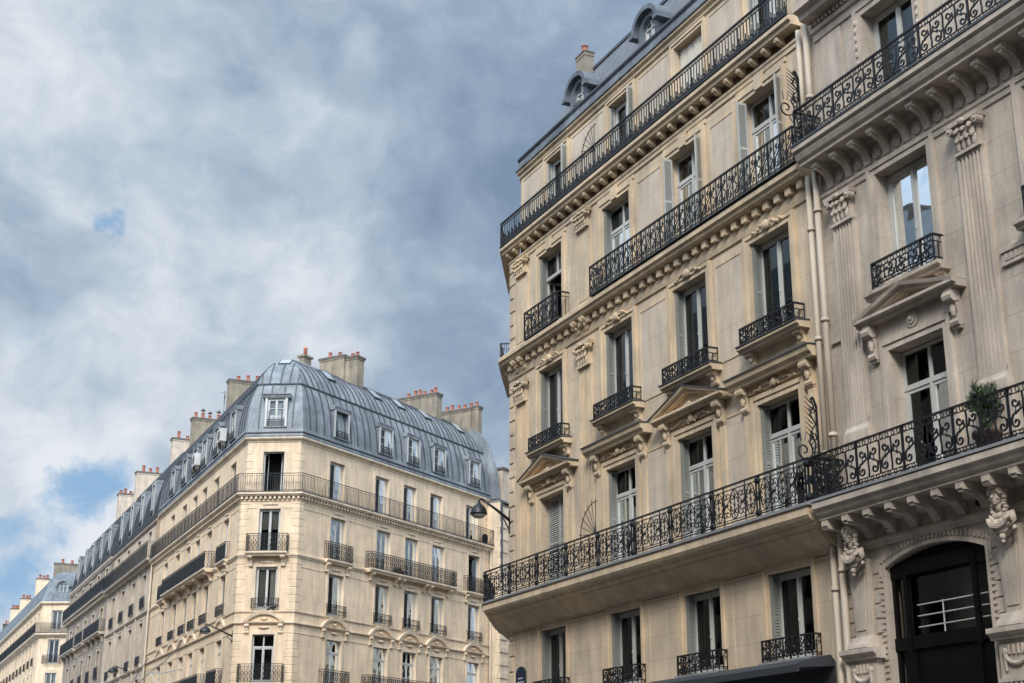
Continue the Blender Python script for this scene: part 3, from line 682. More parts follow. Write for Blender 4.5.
# balconies of row four
balcony(FA, A_, 1.6, 3.65, 13.62, .33, 'scroll', .76, slab=[(0, -.006), (.365, -.006), (.365, .012), (0, .015)], m=zincD, rd=.34)
balcony(FA, A_, 5.42, 13.98, 13.62, .36, 'scroll', .76, slab=[(0, -.006), (.385, -.006), (.385, .012), (0, .015)], m=zincD, rd=.36)
balcony(FA, A_, -.1, 13.95, 16.90, .31, 'fleuron', .74, slab=[(-.2, -.004), (.325, -.004), (.325, .01), (-.2, .013)], m=zincD, rd=.28, sides=(0, 0))
b = MB(); b.prof([(0, 13.59), (.38, 13.59), (.38, 13.63), (0, 13.63)], -2.6, -1.0)
q_ = part('balcony', b.mesh('balcony', zincD), A_, FCh.M); part('railing', rail_mesh('scroll', 1.6, .76, .36, (1, 1)), q_, FCh.M @ T(-2.6, -.36, 13.63))
part('railing', rail_mesh('fleuron', 3.3, .74, 0, (0, 0)), q_, FCh.M @ T(-3.3, -.28, 16.92))
# fan shaped spiked guards
def fan(par, fr, u, o, z, r, n=7):
    b = MB()
    for i in range(n):
        a = R(172-i*82/(n-1)); b.tube([(0, 0, 0), (r*1.08*math.cos(a), 0, r*1.08*math.sin(a))], .009, 5)
    b.tube([(-r*.97, 0, -.3), (-r*.97, 0, r*.2)], .011, 5)
    b.tube([(r*.98*math.cos(R(172-k*9)), 0, r*.98*math.sin(R(172-k*9))) for k in range(11)], .011, 5); b.tube([(0, 0, -.3), (0, 0, r)], .011, 5)
    part('spiked_fan', b.mesh('spiked_fan', iron), par, fr.M @ T(u, -o, z))
fan(bal, FA, 6.0, .6, 7.62, .78); 
fan(A_, FA, 5.6, .25, 17.5, .72)
def thorn(par, fr, u, o, z, h, nm='spiked_guard'):   # curled thorny end guards between two houses
    b = MB(); w = .022
    sp = spiral(.22, .05, .03, .2, 640, 130, 26)
    b.ribbon(sp+[(.05, .3), (.02, .42)], w, w)
    for k in range(9):
        a = R(75+k*22); b.tube([(.22+.19*math.cos(a), 0, .05+.19*math.sin(a)), (.22-.02+.36*math.cos(a), 0, .05+.34*math.sin(a)+.03)], [.013, .006], 5)
    b.ribbon([(-.1, -.7), (-.1, h*.95), (-.05, h*1.08), (.0, h*1.12)], .03, .03)
    b.ribbon([(.05, -.2), (-.04, .2), (.05, h*.42), (-.06, h*.6), (.05, h*.78), (-.04, h*.95), (.02, h*1.1)], w, w)
    b.ribbon(spiral(-.0, h*.33, .02, .085, 500, 0, 16), .016, .016); b.ribbon(spiral(.0, h*.85, .02, .07, 500, 0, 16), .016, .016)
    for k in range(8): zz_ = h*(.3+.1*k); b.tube([(.0, 0, zz_), (.16, 0, zz_+.12)], [.013, .005], 5); b.tube([(-.08, 0, zz_), (-.08, .0, zz_+.02), (.03, .1, zz_+.1)], [.012, .009, .004], 5)
    part(nm, b.mesh(nm, iron), par, fr.M @ T(u, -o, z) @ Matrix.Rotation(R(-90), 4, 'Z'))
# drain pipes between A and B
for u, r, nm in ((14.03, .055, 'drain_pipe'), (14.27, .062, 'drain_pipe')):
    for z0, z1 in ((0, 6.45), (6.85, 13.3), (13.65, 16.5)):
        b = MB(); b.tube([(u, -.12, z0), (u, -.12, z1)], r, 12)
        z = z0+.9+(u > 14.2)*.3
        while z < z1: b.tube([(u, -.12, z), (u, -.12, z+.09)], r*1.22, 12); b.tube([(u, -.12, z+.02), (u, -.12, z+.05)], r*1.4, 12); z += 2.2
        part(nm, b.mesh(nm, pipeM, True), A_, FA.M)
# awning at street level
b = MB(); b.prof([(0, 4.12), (.1, 4.24), (.12, 4.24), (.82, 4.08), (.86, 4.04), (.86, 3.92), (.80, 3.92), (.78, 4.0), (0, 4.05)], 7.6, 13.75); b.prof([(.0, 2.9), (.03, 2.9), (.03, 4.05), (0, 4.05)], 7.6, 13.75)
top('awning', b.mesh('awning', awnM), FA.M, 'dark grey shop awning along the foot of the beige building, under its two right-hand windows', 'awning')
# ---- roof of A
b = MB()
gut = [(-.2, 19.17), (-.04, 19.19), (-.04, 19.24), (-.10, 19.26), (-.14, 19.50), (-.10, 19.53), (-.12, 19.57), (-.22, 19.6), (-.3, 19.6)]
b.sheet(gut, .2, XR, -.26, 0, 0)
b.box(.25, XR, .09, .13, 19.55, 19.6, 1)
q = MB(); q.sheet([(o_-.2, z_) for o_, z_ in gut], -3.4, -.08, 0, .26, 0); b.add(q, M)
sl_p = [(-.3, 19.6), (-1.75, 22.05), (-1.9, 22.12), (-6.5, 22.6)]
b.sheet(sl_p, .6, XR, -.62, 0, 2); q = MB(); q.sheet(sl_p, -3.6, 0, 0, 1.0, 2)
for k in range(len(sl_p)-1):           # hip towards the corner
    pass
lp = [(.6+.62*-a[0]*1.0, -a[0], a[1]) for a in sl_p]
b.face([(lp[0][0], lp[0][1], lp[0][2]), (lp[1][0], lp[1][1], lp[1][2]), (lp[1][0]+.6, 6.0, 22.0), (lp[0][0]-.4, 6.0, 19.74)], 2)
b.box(1.6, XR, 1.72, 1.92, 22.07, 22.16, 1)
roofA = part('roof', b.mesh('roof', [zincA, zincD, slate]), A_, FA.M)
def round_dormer(fr, par, u, z, o, w=1.0, h=1.45, d=1.6, zm=None):
    zm = zm or zinc
    b = MB(); hw = w/2; s = h-hw*.75; n = 12
    arc = [(hw*math.cos(R(180-180*i/n)), s+hw*.8*math.sin(R(180-180*i/n))) for i in range(n+1)]
    ro = hw+.13; arcO = [(ro*math.cos(R(180-180*i/n)), s+(hw*.8+.13)*math.sin(R(180-180*i/n))) for i in range(n+1)]
    iw = hw-.2; arcI = [(iw*math.cos(R(180-180*i/n)), s+iw*.85*math.sin(R(180-180*i/n))) for i in range(n+1)]
    # cheeks and barrel
    for sg in (-1, 1): b.face([(sg*hw, 0, 0), (sg*hw, d, 0), (sg*hw, d, s), (sg*hw, 0, s)])
    for (xa, za), (xb, zb) in zip(arc, arc[1:]): b.face([(xa, 0, za), (xb, 0, zb), (xb, d, zb), (xa, d, za)])
    # moulded hood
    for i in range(n):
        (xa, za), (xb, zb) = arcO[i], arcO[i+1]; (xc, zc_), (xd, zd) = arc[i], arc[i+1]
        b.raw([(xa, -.14, za), (xb, -.14, zb), (xb, .3, zb), (xa, .3, za), (xc, -.14, zc_), (xd, -.14, zd), (xd, .3, zd), (xc, .3, zc_)], [(0, 1, 2, 3), (4, 7, 6, 5), (0, 4, 5, 1), (3, 2, 6, 7)])
    for sg in (-1, 1): xa, xb = sorted((sg*(hw-.02), sg*(ro+.08))); b.box(xa, xb, -.17, .32, s-.1, s+.02)
    # face with opening
    base = [(-hw, 0)]+arc+[(hw, 0)]; ins = [(-iw, .12)]+arcI+[(iw, .12)]
    for i in range(len(base)-1):
        (xa, za), (xb, zb) = base[i], base[i+1]; (xc, zc_), (xd, zd) = ins[i], ins[i+1]
        b.face([(xa, 0, za), (xb, 0, zb), (xd, 0, zd), (xc, 0, zc_)]); b.face([(xc, 0, zc_), (xd, 0, zd), (xd, .14, zd), (xc, .14, zc_)])
    b.face([(-hw, 0, 0), (hw, 0, 0), (iw, 0, .12), (-iw, 0, .12)])
    dm = part('dormer', b.mesh('dormer', zm), par, fr.M @ T(u, -o, z))
    b = MB()
    for i in range(n):
        (xa, za), (xb, zb) = arcI[i], arcI[i+1]; k = .8
        b.face([(xa, .12, za), (xb, .12, zb), (xb*k, .12, s+(zb-s)*k), (xa*k, .12, s+(za-s)*k)])
    for sg in (-1, 1): xa, xb = sorted((sg*iw*.8, sg*iw)); b.box(xa, xb, .1, .14, .12, s)
    b.box(-.03, .03, .1, .14, .12, s+iw*.7); b.box(-iw, iw, .1, .14, .12, .18); b.box(-iw*.85, iw*.85, .1, .14, s-.02, s+.03)
    wn = part('window', b.mesh('window', whiteP), dm, fr.M @ T(u, -o, z))
    b = MB(); b.face([(x, .13, zz_) for x, zz_ in ins]); wn2 = part('pane', b.mesh('pane', glass), dm, fr.M @ T(u, -o, z))
    b = MB(); b.box(-hw+.02, hw-.02, .5, .55, 0, s+hw*.5); part('interior', b.mesh('interior', room), dm, fr.M @ T(u, -o, z))
    return dm
for u in (3.5, 7.3, 11.1): round_dormer(FA, roofA, u, 19.36, -.42, w=1.02, h=1.34, d=1.9, zm=zincA)
def chimney(par, fr, u0, u1, y0, y1, z0, z1, pots, m=render_, name='chimney', cap=.08):
    """pots: list of (fraction along the long side, height, radius, capped)"""
    b = MB(); b.box(u0, u1, y0, y1, z0, z1, 0); b.box(u0-cap, u1+cap, y0-cap, y1+cap, z1, z1+.12*min(1, cap/.08), 1); b.box(u0-cap*.5, u1+cap*.5, y0-cap*.5, y1+cap*.5, z1-.1, z1, 0)
    ch = part(name, b.mesh(name, [m, soot]), par, fr.M)
    for f, h, r, c in pots:
        b = MB()
        if (y1-y0) > (u1-u0): x, y = (u0+u1)/2, y0+(y1-y0)*f
        else: x, y = u0+(u1-u0)*f, (y0+y1)/2
        zt = z1+.12; b.lathe([(r*1.1, zt), (r, zt+h*.3), (r*.9, zt+h*.9), (r*1.05, zt+h*.92), (r*1.05, zt+h), (r*.7, zt+h), (r*.7, zt+h*.8)], (x, y), 10)
        if c: b.lathe([(r*.2, zt+h), (r*.2, zt+h+.15), (r*1.5, zt+h+.15), (r*.3, zt+h+.32)], (x, y), 8, 1)
        part('chimney_pot', b.mesh('chimney_pot', [terra, soot], True), ch, fr.M)
    return ch
chimney(roofA, FA, 1.42, 1.94, 1.45, 1.75, 20.5, 22.6, [(.5, .22, .1, 0)], cap=.03)

# ================================================================== BUILDING B (grey, far right)
XB = 30.0; B_ = root('grey_stone_building', 'grey stone building with carved female busts under its balcony and a black arched window', 'building', FA.P(XR, 0))
WB = [16.56, 20.25, 23.69, 27.1]
Bh = [(u-.70, u+.70, a, c) for u in WB for (a, c) in ((6.86, 9.25), (10.33, 12.60), (13.72, 15.88))]
arch = segarc(16.5, 5.54, 1.21, .24, 14)
b = wall_mb(XR, XB, 5.8, 19.5, Bh)
AP = [16.5, 20.1, 23.7, 27.3]                         # arched openings
xs = XR
for c in AP:
    b.face([(xs, 0, 0), (c-1.21, 0, 0), (c-1.21, 0, 5.8), (xs, 0, 5.8)])
    pa = [(x-16.5+c, z) for x, z in arch]
    for (xa, za), (xb, zb) in zip(pa, pa[1:]): b.face([(xa, 0, za), (xb, 0, zb), (xb, 0, 5.8), (xa, 0, 5.8)]); b.face([(xa, 0, za), (xb, 0, zb), (xb, .5, zb), (xa, .5, za)])
    b.face([(c-1.21, 0, 0), (c-1.21, .5, 0), (c-1.21, .5, 5.54), (c-1.21, 0, 5.54)]); b.face([(c+1.21, 0, 0), (c+1.21, .5, 0), (c+1.21, .5, 5.54), (c+1.21, 0, 5.54)])
    xs = c+1.21
b.face([(xs, 0, 0), (XB, 0, 0), (XB, 0, 5.8), (xs, 0, 5.8)])
b.box(XR, XB, 12.9, 13, 0, 19.5); b.face([(XR, 0, 16.5), (XR, 13, 16.5), (XR, 13, 19.5), (XR, 0, 19.5)]); b.face([(XB, 0, 0), (XB, 13, 0), (XB, 13, 19.5), (XB, 0, 19.5)])
b.face([(XR, 0, 19.5), (XB, 0, 19.5), (XB, 13, 19.5), (XR, 13, 19.5)])
for c in AP: b.box(c-1.3, c+1.3, 2.8, 2.85, 0, 6, 1); b.box(c-1.31, c-1.26, .5, 2.8, 0, 6, 1); b.box(c+1.26, c+1.31, .5, 2.8, 0, 6, 1); b.box(c-1.3, c+1.3, .5, 2.8, 5.95, 6, 1)
part('wall', b.mesh('wall', [stB, room]), B_, FA.M)
# beaded archivolts
for c in AP[:2]:
    b = MB(); pa = [(x-16.5+c, z) for x, z in arch]
    path = [(c-1.21, 0.4+.5*k) for k in range(11)]+pa+[(c+1.21, 5.4-.5*k) for k in range(11)]
    def off(d): 
        return [(c+(x-c)*(1+d/1.21), z+(d if z > 5.53 else 0)) for x, z in path]
    P0, P1_, P2_ = off(.0), off(.06), off(.2)
    for i in range(len(path)-1):
        for (pA, pB, y) in ((P0, P1_, -.03), (P1_, P2_, -.012)):
            a0, a1, b0, b1 = pA[i], pA[i+1], pB[i], pB[i+1]
            b.raw([(a0[0], y, a0[1]), (a1[0], y, a1[1]), (b1[0], y, b1[1]), (b0[0], y, b0[1]), (a0[0], 0, a0[1]), (a1[0], 0, a1[1]), (b1[0], 0, b1[1]), (b0[0], 0, b0[1])], [(0, 1, 2, 3), (0, 4, 5, 1), (3, 2, 6, 7), (1, 5, 6, 2), (0, 3, 7, 4)])
    Q = off(.13); acc = 0
    for (xa, za), (xb, zb) in zip(Q, Q[1:]):
        l = math.hypot(xb-xa, zb-za); k = max(1, int(l/.085))
        for j in range(k): t = (j+.5)/k; b.box(xa+(xb-xa)*t-.045, xa+(xb-xa)*t+.045, -.04, -.01, za+(zb-za)*t-.022, za+(zb-za)*t+.022) if zb < 5.545 and za < 5.545 else b.box(xa+(xb-xa)*t-.022, xa+(xb-xa)*t+.022, -.04, -.01, za+(zb-za)*t-.045, za+(zb-za)*t+.045)
    part('arch_moulding', b.mesh('arch_moulding', stBt), B_, FA.M)
# shop windows in black lacquered frames
for c in AP:
    b = MB(); pa = [(x-16.5+c, z) for x, z in arch]
    zc0 = [z for x, z in pa]
    for (xa, za), (xb, zb) in zip(pa, pa[1:]): b.raw([(xa, .28, za), (xb, .28, zb), (xb, .12, 5.50), (xa, .12, 5.50), (xa, .2, za), (xb, .2, zb), (xb, .2, 5.50), (xa, .2, 5.50)], [(0, 1, 2, 3), (4, 7, 6, 5), (3, 2, 6, 7)])
    for x0, x1, z0, z1, y in ((-1.21, 1.21, 5.34, 5.48, .25), (-1.21, -1.13, 0, 5.4, .27), (1.13, 1.21, 0, 5.4, .27), (-.86, -.77, 4.1, 5.4, .22), (.77, .86, 4.1, 5.4, .22), (-1.21, 1.21, 4.15, 4.36, .24), (-.77, .77, 5.36, 5.40, .2), (-1.21, 1.21, 0, .5, .25), (-.80, -.72, .4, 4.2, .25), (.72, .8, .4, 4.2, .25), (-1.05, 1.05, 3.2, 4.15, .29)):
        b.box(c+x0, c+x1, y-.17, y-.1, z0, z1+(.12 if z1 > 5.3 else 0))
    sw = part('window', b.mesh('window', black), B_, FA.M)
    b = MB(); b.face([(c-1.1, .165, .4), (c+1.1, .165, .4), (c+1.1, .165, 5.5), (c-1.1, .165, 5.5)]); part('pane', b.mesh('pane', shopG), sw, FA.M)
    b = MB()
    for z in (4.5, 4.68, 4.86): b.tube([(c-.67, .15, z), (c+1.1, .15, z)], .012, 6)
    for x in (-.05, 1.1): b.tube([(c+x, .15, 4.37), (c+x, .15, 4.88)], .012, 6)
    part('white_bars', b.mesh('white_bars', whiteP), sw, FA.M)  # thin white bars set just outside the pane
    b = MB(); b.face([(c-.35, .9, 4.1), (c+1.2, .9, 4.1), (c+1.2, .9, 5.7), (c-.35, .9, 5.7)]); b.face([(c-1.2, 1.4, 4.1), (c-.6, 1.4, 4.1), (c-.6, 1.4, 5.7), (c-1.2, 1.4, 5.7)]); part('interior_wall', b.mesh('interior_wall', whiteP), sw, FA.M)
# base cornice with big corbels, the balcony slab
b = MB()
b.prof([(0, 5.92), (.05, 5.93), (.06, 5.99), (.09, 6.01), (.09, 6.06), (0, 6.07)], XR+.3, XB)
b.prof([(0, 6.47), (.60, 6.47), (.60, 6.52), (.66, 6.56), (.70, 6.64), (.74, 6.66), (.74, 6.76), (.70, 6.78), (0, 6.78)], 14.33, XB)
b.prof([(0, 6.30), (.1, 6.32), (.14, 6.38), (.14, 6.47), (0, 6.47)], 14.33, XB)
bc = part('cornice', b.mesh('cornice', stBt), B_, FA.M)
for i in range(27):
    u = 14.46+i*.572
    b = MB()
    if min(abs(u-h_) for h_ in (14.7, 18.3, 21.9, 25.5)) < .27: b.prof([(0, 6.3), (.56, 6.3), (.585, 6.34), (.59, 6.47), (0, 6.47)], -.09, .09); b.box(-.07, .07, -.605, -.59, 6.36, 6.42); part('corbel', b.mesh('corbel', stBt), bc, FA.M @ T(u, 0, 0)); continue
    b.prof([(0, 6.06), (.05, 6.06), (.10, 6.12), (.16, 6.22), (.26, 6.30), (.38, 6.325), (.585, 6.34), (.59, 6.47), (0, 6.47)], -.09, .09)
    b.prof([(.2, 6.275), (.575, 6.31), (.575, 6.33), (.2, 6.31)], -.05, .05); b.box(-.07, .07, -.605, -.59, 6.36, 6.42)
    part('corbel', b.mesh('corbel', stBt), bc, FA.M @ T(u, 0, 0))
b = MB(); b.prof([(0, 6.782), (.76, 6.782), (.76, 6.83), (0, 6.84)], 14.3, XB)
balB = part('balcony', b.mesh('balcony', lead), B_, FA.M)
part('railing', rail_mesh('lyre', 15.6, .80, .62, (1, 0)), balB, FA.M @ T(14.36, -.66, 6.83))
for u in (15.4, 17.6): b = MB(); b.tube([(u+.15, -.13, 6.2), (u+.15, -.02, 6.2)], .05, 10); part('vent', b.mesh('vent', black), bc, FA.M)
# upper cornice and balcony
b = MB()
b.prof([(0, 12.62), (.03, 12.63), (.04, 12.72), (.065, 12.74), (.065, 12.80), (0, 12.82)], XR+.35, XB)
b.prof([(0, 13.32), (.5, 13.32), (.5, 13.38), (.56, 13.42), (.60, 13.5), (.60, 13.56), (.66, 13.58), (.66, 13.68), (0, 13.68)], 14.3, XB)
b.prof([(0, 13.2), (.07, 13.22), (.1, 13.32), (0, 13.33)], 14.3, XB)
bc2 = part('cornice', b.mesh('cornice', stBt), B_, FA.M)
for i in range(29):
    u = 14.62+i*.545; b = MB()
    b.prof([(0, 12.84), (.05, 12.86), (.08, 12.98), (.15, 13.10), (.27, 13.17), (.39, 13.185), (.42, 13.22), (.42, 13.32), (0, 13.32)], -.085, .085); b.prof([(.07, 12.93), (.14, 13.06), (.27, 13.135), (.38, 13.16), (.38, 13.18), (.1, 13.1)], -.035, .035)
    part('corbel', b.mesh('corbel', stBt), bc2, FA.M @ T(u, 0, 0))
    b = MB(); b.tube([(0, -.04, 13.0), (0, 0, 13.0)], .12, 12); b.ball((0, -.04, 13.0), (.05, .03, .05))
    for k in range(6): b.ball((.075*math.cos(k*1.047), -.045, 13+.075*math.sin(k*1.047)), (.03, .02, .03), nu=6, nv=4)
    part('rosette', b.mesh('rosette', stBt), bc2, FA.M @ T(u+.27, 0, 0))
b = MB(); b.prof([(0, 13.682), (.68, 13.682), (.68, 13.715), (0, 13.72)], 14.27, XB)
balB2 = part('balcony', b.mesh('balcony', zincD), B_, FA.M)
part('railing', rail_mesh('lyre', 15.6, .74, .55, (1, 0)), balB2, FA.M @ T(14.36, -.60, 13.71))
# top cornice
b = MB(); b.prof([(0, 16.05), (.04, 16.06), (.05, 16.2), (.1, 16.22), (.12, 16.3), (0, 16.32)], 14.4, XB); b.prof([(0, 16.4), (.35, 16.45), (.38, 16.55), (.5, 16.6), (.5, 16.75), (0, 16.78)], 14.4, XB); dentils(b, 14.5, XB, .12, 16.32, 16.42, .16, .07)
part('cornice', b.mesh('cornice', stBt), B_, FA.M)
# string course with key pattern right of each pilaster pair
b = MB(); b.prof([(0, 9.80), (.05, 9.81), (.05, 9.86), (.03, 9.87), (.03, 10.02), (.06, 10.03), (.06, 10.1), (0, 10.12)], 18.72, XB)
u = 18.8
while u < 26: b.box(u, u+.05, -.045, -.03, 9.89, 10.0); b.box(u+.06, u+.09, -.045, -.03, 9.89, 9.94); u += .11
b.prof([(0, 9.80), (.05, 9.81), (.05, 9.86), (0, 9.87)], XR+.35, 15.3)
part('string_course', b.mesh('string_course', stBt), B_, FA.M)
for u in (14.93, 18.32, 21.72, 25.17): pilaster(FA, B_, u, .60, 7.85, 12.02, stBt, p=.08, flutes=6, base=.28, cap=.56, mid=9.5)
for u in (14.93, 18.32, 21.72): b = MB(); b.box(-.4, .4, -.11, 0, 6.84, 7.85); b.box(-.3, .3, -.125, -.11, 7.0, 7.7); part('pier', b.mesh('pier', stBt), B_, FA.M @ T(u, 0, 0)); b = MB(); b.box(-.3, .3, -.05, 0, 13.72, 16.0); part('wall_strip', b.mesh('wall_strip', stBt), B_, FA.M @ T(u, 0, 0))
for i, u in enumerate(WB):
    wn = window(FA, B_, u, 6.88, 9.23, 1.40, tr=.72, depth=.24, curtain=None)
    b = MB(); surround(b, 1.40, 6.86, 9.25, bw=.2, p=.05); b.box(-1.1, 1.1, -.045, 0, 9.46, 9.78); b.tube([(0, -.075, 9.62), (0, -.04, 9.62)], .15, 16); b.tube([(0, -.1, 9.62), (0, -.07, 9.62)], .09, 14); b.ball((0, -.1, 9.62), .045)
    for sg in (-1, 1): console(b, sg*1.06, .17, .22, 9.12, 9.78)
    if i == 0: tri_pediment(b, 1.30, 9.78, 9.9, 10.24, .30, 1, relief=False); stone_child('pediment', b, wn, u, stBt)
    else:
        b = MB(); surround(b, 1.40, 6.86, 9.25, bw=.2, p=.05); stone_child('surround', b, wn, u, stBt)
    wn = window(FA, B_, u, 10.35, 12.58, 1.40, tr=None, depth=.24, coat=True, fm=whiteP)
    b = MB(); surround(b, 1.40, 10.33, 12.60, bw=.2, p=.04); stone_child('surround', b, wn, u, stBt)
    b = MB(); b.prof([(0, 10.2), (.2, 10.2), (.22, 10.26), (.27, 10.28), (.27, 10.34), (0, 10.35)], -.98, .98)
    for sg in (-1, 1): console(b, sg*.82, .16, .16, 10.02, 10.2)
    stone_child('sill', b, wn, u, stBt)
    part('railing', rail_mesh('lyre', 1.6, .48, .22, (1, 1)), wn, FA.M @ T(u-.72, -.24, 10.36))
    wn = window(FA, B_, u, 13.74, 15.86, 1.40, tr=None, depth=.24, coat=True)
    b = MB(); surround(b, 1.40, 13.72, 15.88, bw=.22, p=.05)
    for sg in (-1, 1):
        for k in range(12): b.ball((sg*(.84), -.085, 13.9+k*.17), (.035, .03, .055), nu=6, nv=4)
    stone_child('surround', b, wn, u, stBt)
# herm pilasters with carved busts
def bust_mesh():
    b = MB(); E_ = lambda c, r: b.ball(c, r, nu=16, nv=10)
    E_((0, -.15, .50), (.085, .095, .115)); E_((0, -.165, .43), (.062, .075, .075)); E_((0, -.2, .385), (.032, .03, .026))     # skull, jaw, chin
    b.raw([(-.016, -.238, .50), (.016, -.238, .50), (-.026, -.245, .445), (.026, -.245, .445), (0, -.285, .45), (0, -.245, .52)], [(0, 2, 4, 5), (1, 5, 4, 3), (2, 3, 4)])
    E_((0, -.236, .418), (.03, .014, .008)); E_((0, -.232, .402), (.024, .014, .008))
    for sg in (-1, 1):
        E_((sg*.036, -.226, .492), (.02, .012, .009)); E_((sg*.038, -.232, .522), (.03, .016, .008)); E_((sg*.045, -.2, .45), (.03, .03, .035))
    for k in range(11):                                                                        # parted wavy hair
        a = R(-5+k*19); E_((.098*math.cos(a), -.15, .52+.095*math.sin(a)), (.04, .085, .034))
        E_((.075*math.cos(a), -.215, .545+.06*math.sin(a)), (.026, .03, .02))
    for sg in (-1, 1):
        for k in range(8): E_((sg*(.112+.014*math.sin(k*1.9)), -.13-.015*(k % 2), .50-.045*k), (.034, .045, .03))
    b.tube([(0, -.13, .42), (0, -.115, .27)], [.05, .066], 14)
    E_((0, -.10, .215), (.16, .085, .075)); E_((-.15, -.10, .20), (.07, .075, .065)); E_((.15, -.10, .20), (.07, .075, .065)); E_((0, -.10, .12), (.14, .085, .09))
    for sg in (-1, 1): E_((sg*.068, -.165, .125), (.06, .05, .052))
    for q_, rr in ((.0, .016), (.03, .012), (-.035, .014)):
        b.tube([((.165+q_)*math.cos(R(a)), -.19-.02*abs(math.sin(R(a))), .19+q_*.3+(.12+q_)*math.sin(R(a))) for a in range(180, 361, 15)], rr, 8)
    for sg in (-1, 1): b.tube([(sg*.2, -.10, .26), (sg*.215, -.11, .14), (sg*.16, -.12, .02), (sg*.06, -.11, -.06)], [.03, .045, .035, .02], 10); b.tube([(sg*.22, -.09, .05), (sg*.2, -.12, .0), (sg*.17, -.1, .03), (sg*.2, -.09, .06)], [.03, .02, .02, .01], 8)
    E_((0, -.11, .02), (.085, .07, .06)); E_((0, -.12, -.06), (.05, .05, .05)); E_((0, -.12, -.125), (.025, .03, .03))
    return b
me = bust_mesh().mesh('carved_bust', stBt, True)
for u in (14.7, 18.30, 21.9, 25.5):
    b = MB(); b.plate([(-.17, 4.45), (.17, 4.45), (.25, 5.75), (-.25, 5.75)], -.13, 0); b.plate([(-.12, 4.55), (.12, 4.55), (.19, 5.55), (-.19, 5.55)], -.145, -.13)
    for sg in (-1, 1):
        for z in (4.6, 4.85, 5.1, 5.35, 5.6): b.box(min(sg*.27, sg*.46), max(sg*.27, sg*.46), -.03, 0, z-.11, z+.11)
    b.prof([(0, 4.25), (.27, 4.25), (.25, 4.3), (.2, 4.36), (.15, 4.45), (0, 4.45)], -.27, .27)
    b.prof([(0, 4.06), (.22, 4.06), (.24, 4.12), (.30, 4.16), (.30, 4.235), (0, 4.25)], -.46, .46)
    b.box(-.36, .36, -.16, 0, 0, 4.06)
    b.tube([(.22*math.cos(R(a)), -.18, 3.86+.16*math.sin(R(a))) for a in range(180, 361, 15)], .035, 8)
    for x in (-.22, .22): b.ball((x, -.18, 3.88), (.06, .04, .06)); b.tube([(x, -.18, 3.86), (x, -.18, 3.6)], [.04, .02], 6)
    for x in (-.14, -.05, .05, .14): b.tube([(x, -.175, 3.98), (x, -.175, 3.84)], .025, 6)
    b.box(-.4, .4, -.2, 0, 3.44, 3.5); dentils(b, -.35, .35, .1, 3.36, 3.44, .19, .05)
    hp = part('herm', b.mesh('herm', stBt), B_, FA.M @ T(u, 0, 0))
    part('carved_bust', me, hp, FA.M @ T(u+.1, -.16, 5.62) @ Matrix.Scale(1.12, 4))
thorn(B_, FA, 14.3, .58, 7.68, .95); thorn(B_, FA, 14.3, .5, 14.48, .8)
b = MB(); b.sheet([(-.2, 19.5), (-.3, 20), (-2, 22), (-8, 23)], XR, XB); part('roof', b.mesh('roof', slate), B_, FA.M)
# potted shrub on B's balcony
pt = root('potted_shrub', 'bushy green shrub in a terracotta pot behind the grey building\'s lower balcony railing', 'plant', FA.P(18.3, .3), z=6.84)
b = MB(); b.lathe([(.16, 0), (.2, .3), (.23, .3), (.23, .36), (.19, .36), (.18, .3)], n=16); part('pot', b.mesh('pot', darkpot, True), pt, WM[pt])
b = MB(); rnd = random.Random(3)
for i in range(1700):
    a = rnd.uniform(0, 6.28); ph = rnd.uniform(-1, 1); r_ = rnd.uniform(.4, 1)**.5*.22; k = math.sqrt(1-ph*ph)
    lb = 1+.35*math.sin(a*3+ph*4)+.2*math.sin(a*7); p = Vector((r_*k*math.cos(a)*lb, r_*k*math.sin(a)*lb, .84+r_*ph*1.0*lb)); 
    if (math.sin(a*5+ph*9) > .55 and r_ > .15): continue
    p = p; d = Vector((rnd.uniform(-1, 1), rnd.uniform(-1, 1), rnd.uniform(.2, 1.4))).normalized()*rnd.uniform(.05, .15); s_ = d.cross(Vector((rnd.uniform(-1, 1), rnd.uniform(-1, 1), .1))).normalized()*.012
    b.face([p-s_, p+s_, p+d+s_*.2, p+d-s_*.2])
for i in range(14): a = i*.45; b.tube([(0, 0, .3), (.1*math.cos(a), .1*math.sin(a), .6), (.22*math.cos(a), .22*math.sin(a), .95)], [.012, .008, .003], 5)
part('foliage', b.mesh('foliage', leaf), pt, WM[pt])
# ==== PART3

# ================================================================== CORNER BUILDING ACROSS THE SIDE STREET
F2_ = Frame(30.994, 49.267, 59.8); F1_ = Frame(180-24.249, 18.242, -76.1)
c23 = F2_.P(0); c31 = F1_.P(0); dd = c23-c31
F3_ = Frame(math.degrees(math.atan2(dd.x, dd.y)), at=c31); W3 = dd.length
K1, K2 = .593, .618
C_ = root('canted_corner_building', 'cream stone block with rounded zinc roof and narrow canted front at the far street corner', 'building', c31)
CU2 = [3.43, 7.74, 10.60, 13.46, 17.56]; CU1 = [-3.2, -7.3, -10.4, -13.03, -16.1, -19.8]; E1 = -24.35; E2 = 19.5
CR = [(7.95, 10.43), (11.74, 13.98), (14.72, 17.12)]; G5 = (18.05, 20.33); HW = .68
faces = ((F1_, E1, 0, 0, -K1, CU1, HW), (F3_, 0, W3, K1, K2 and -K2, [1.60], .58), (F2_, 0, E2, K2, 0, CU2, HW))
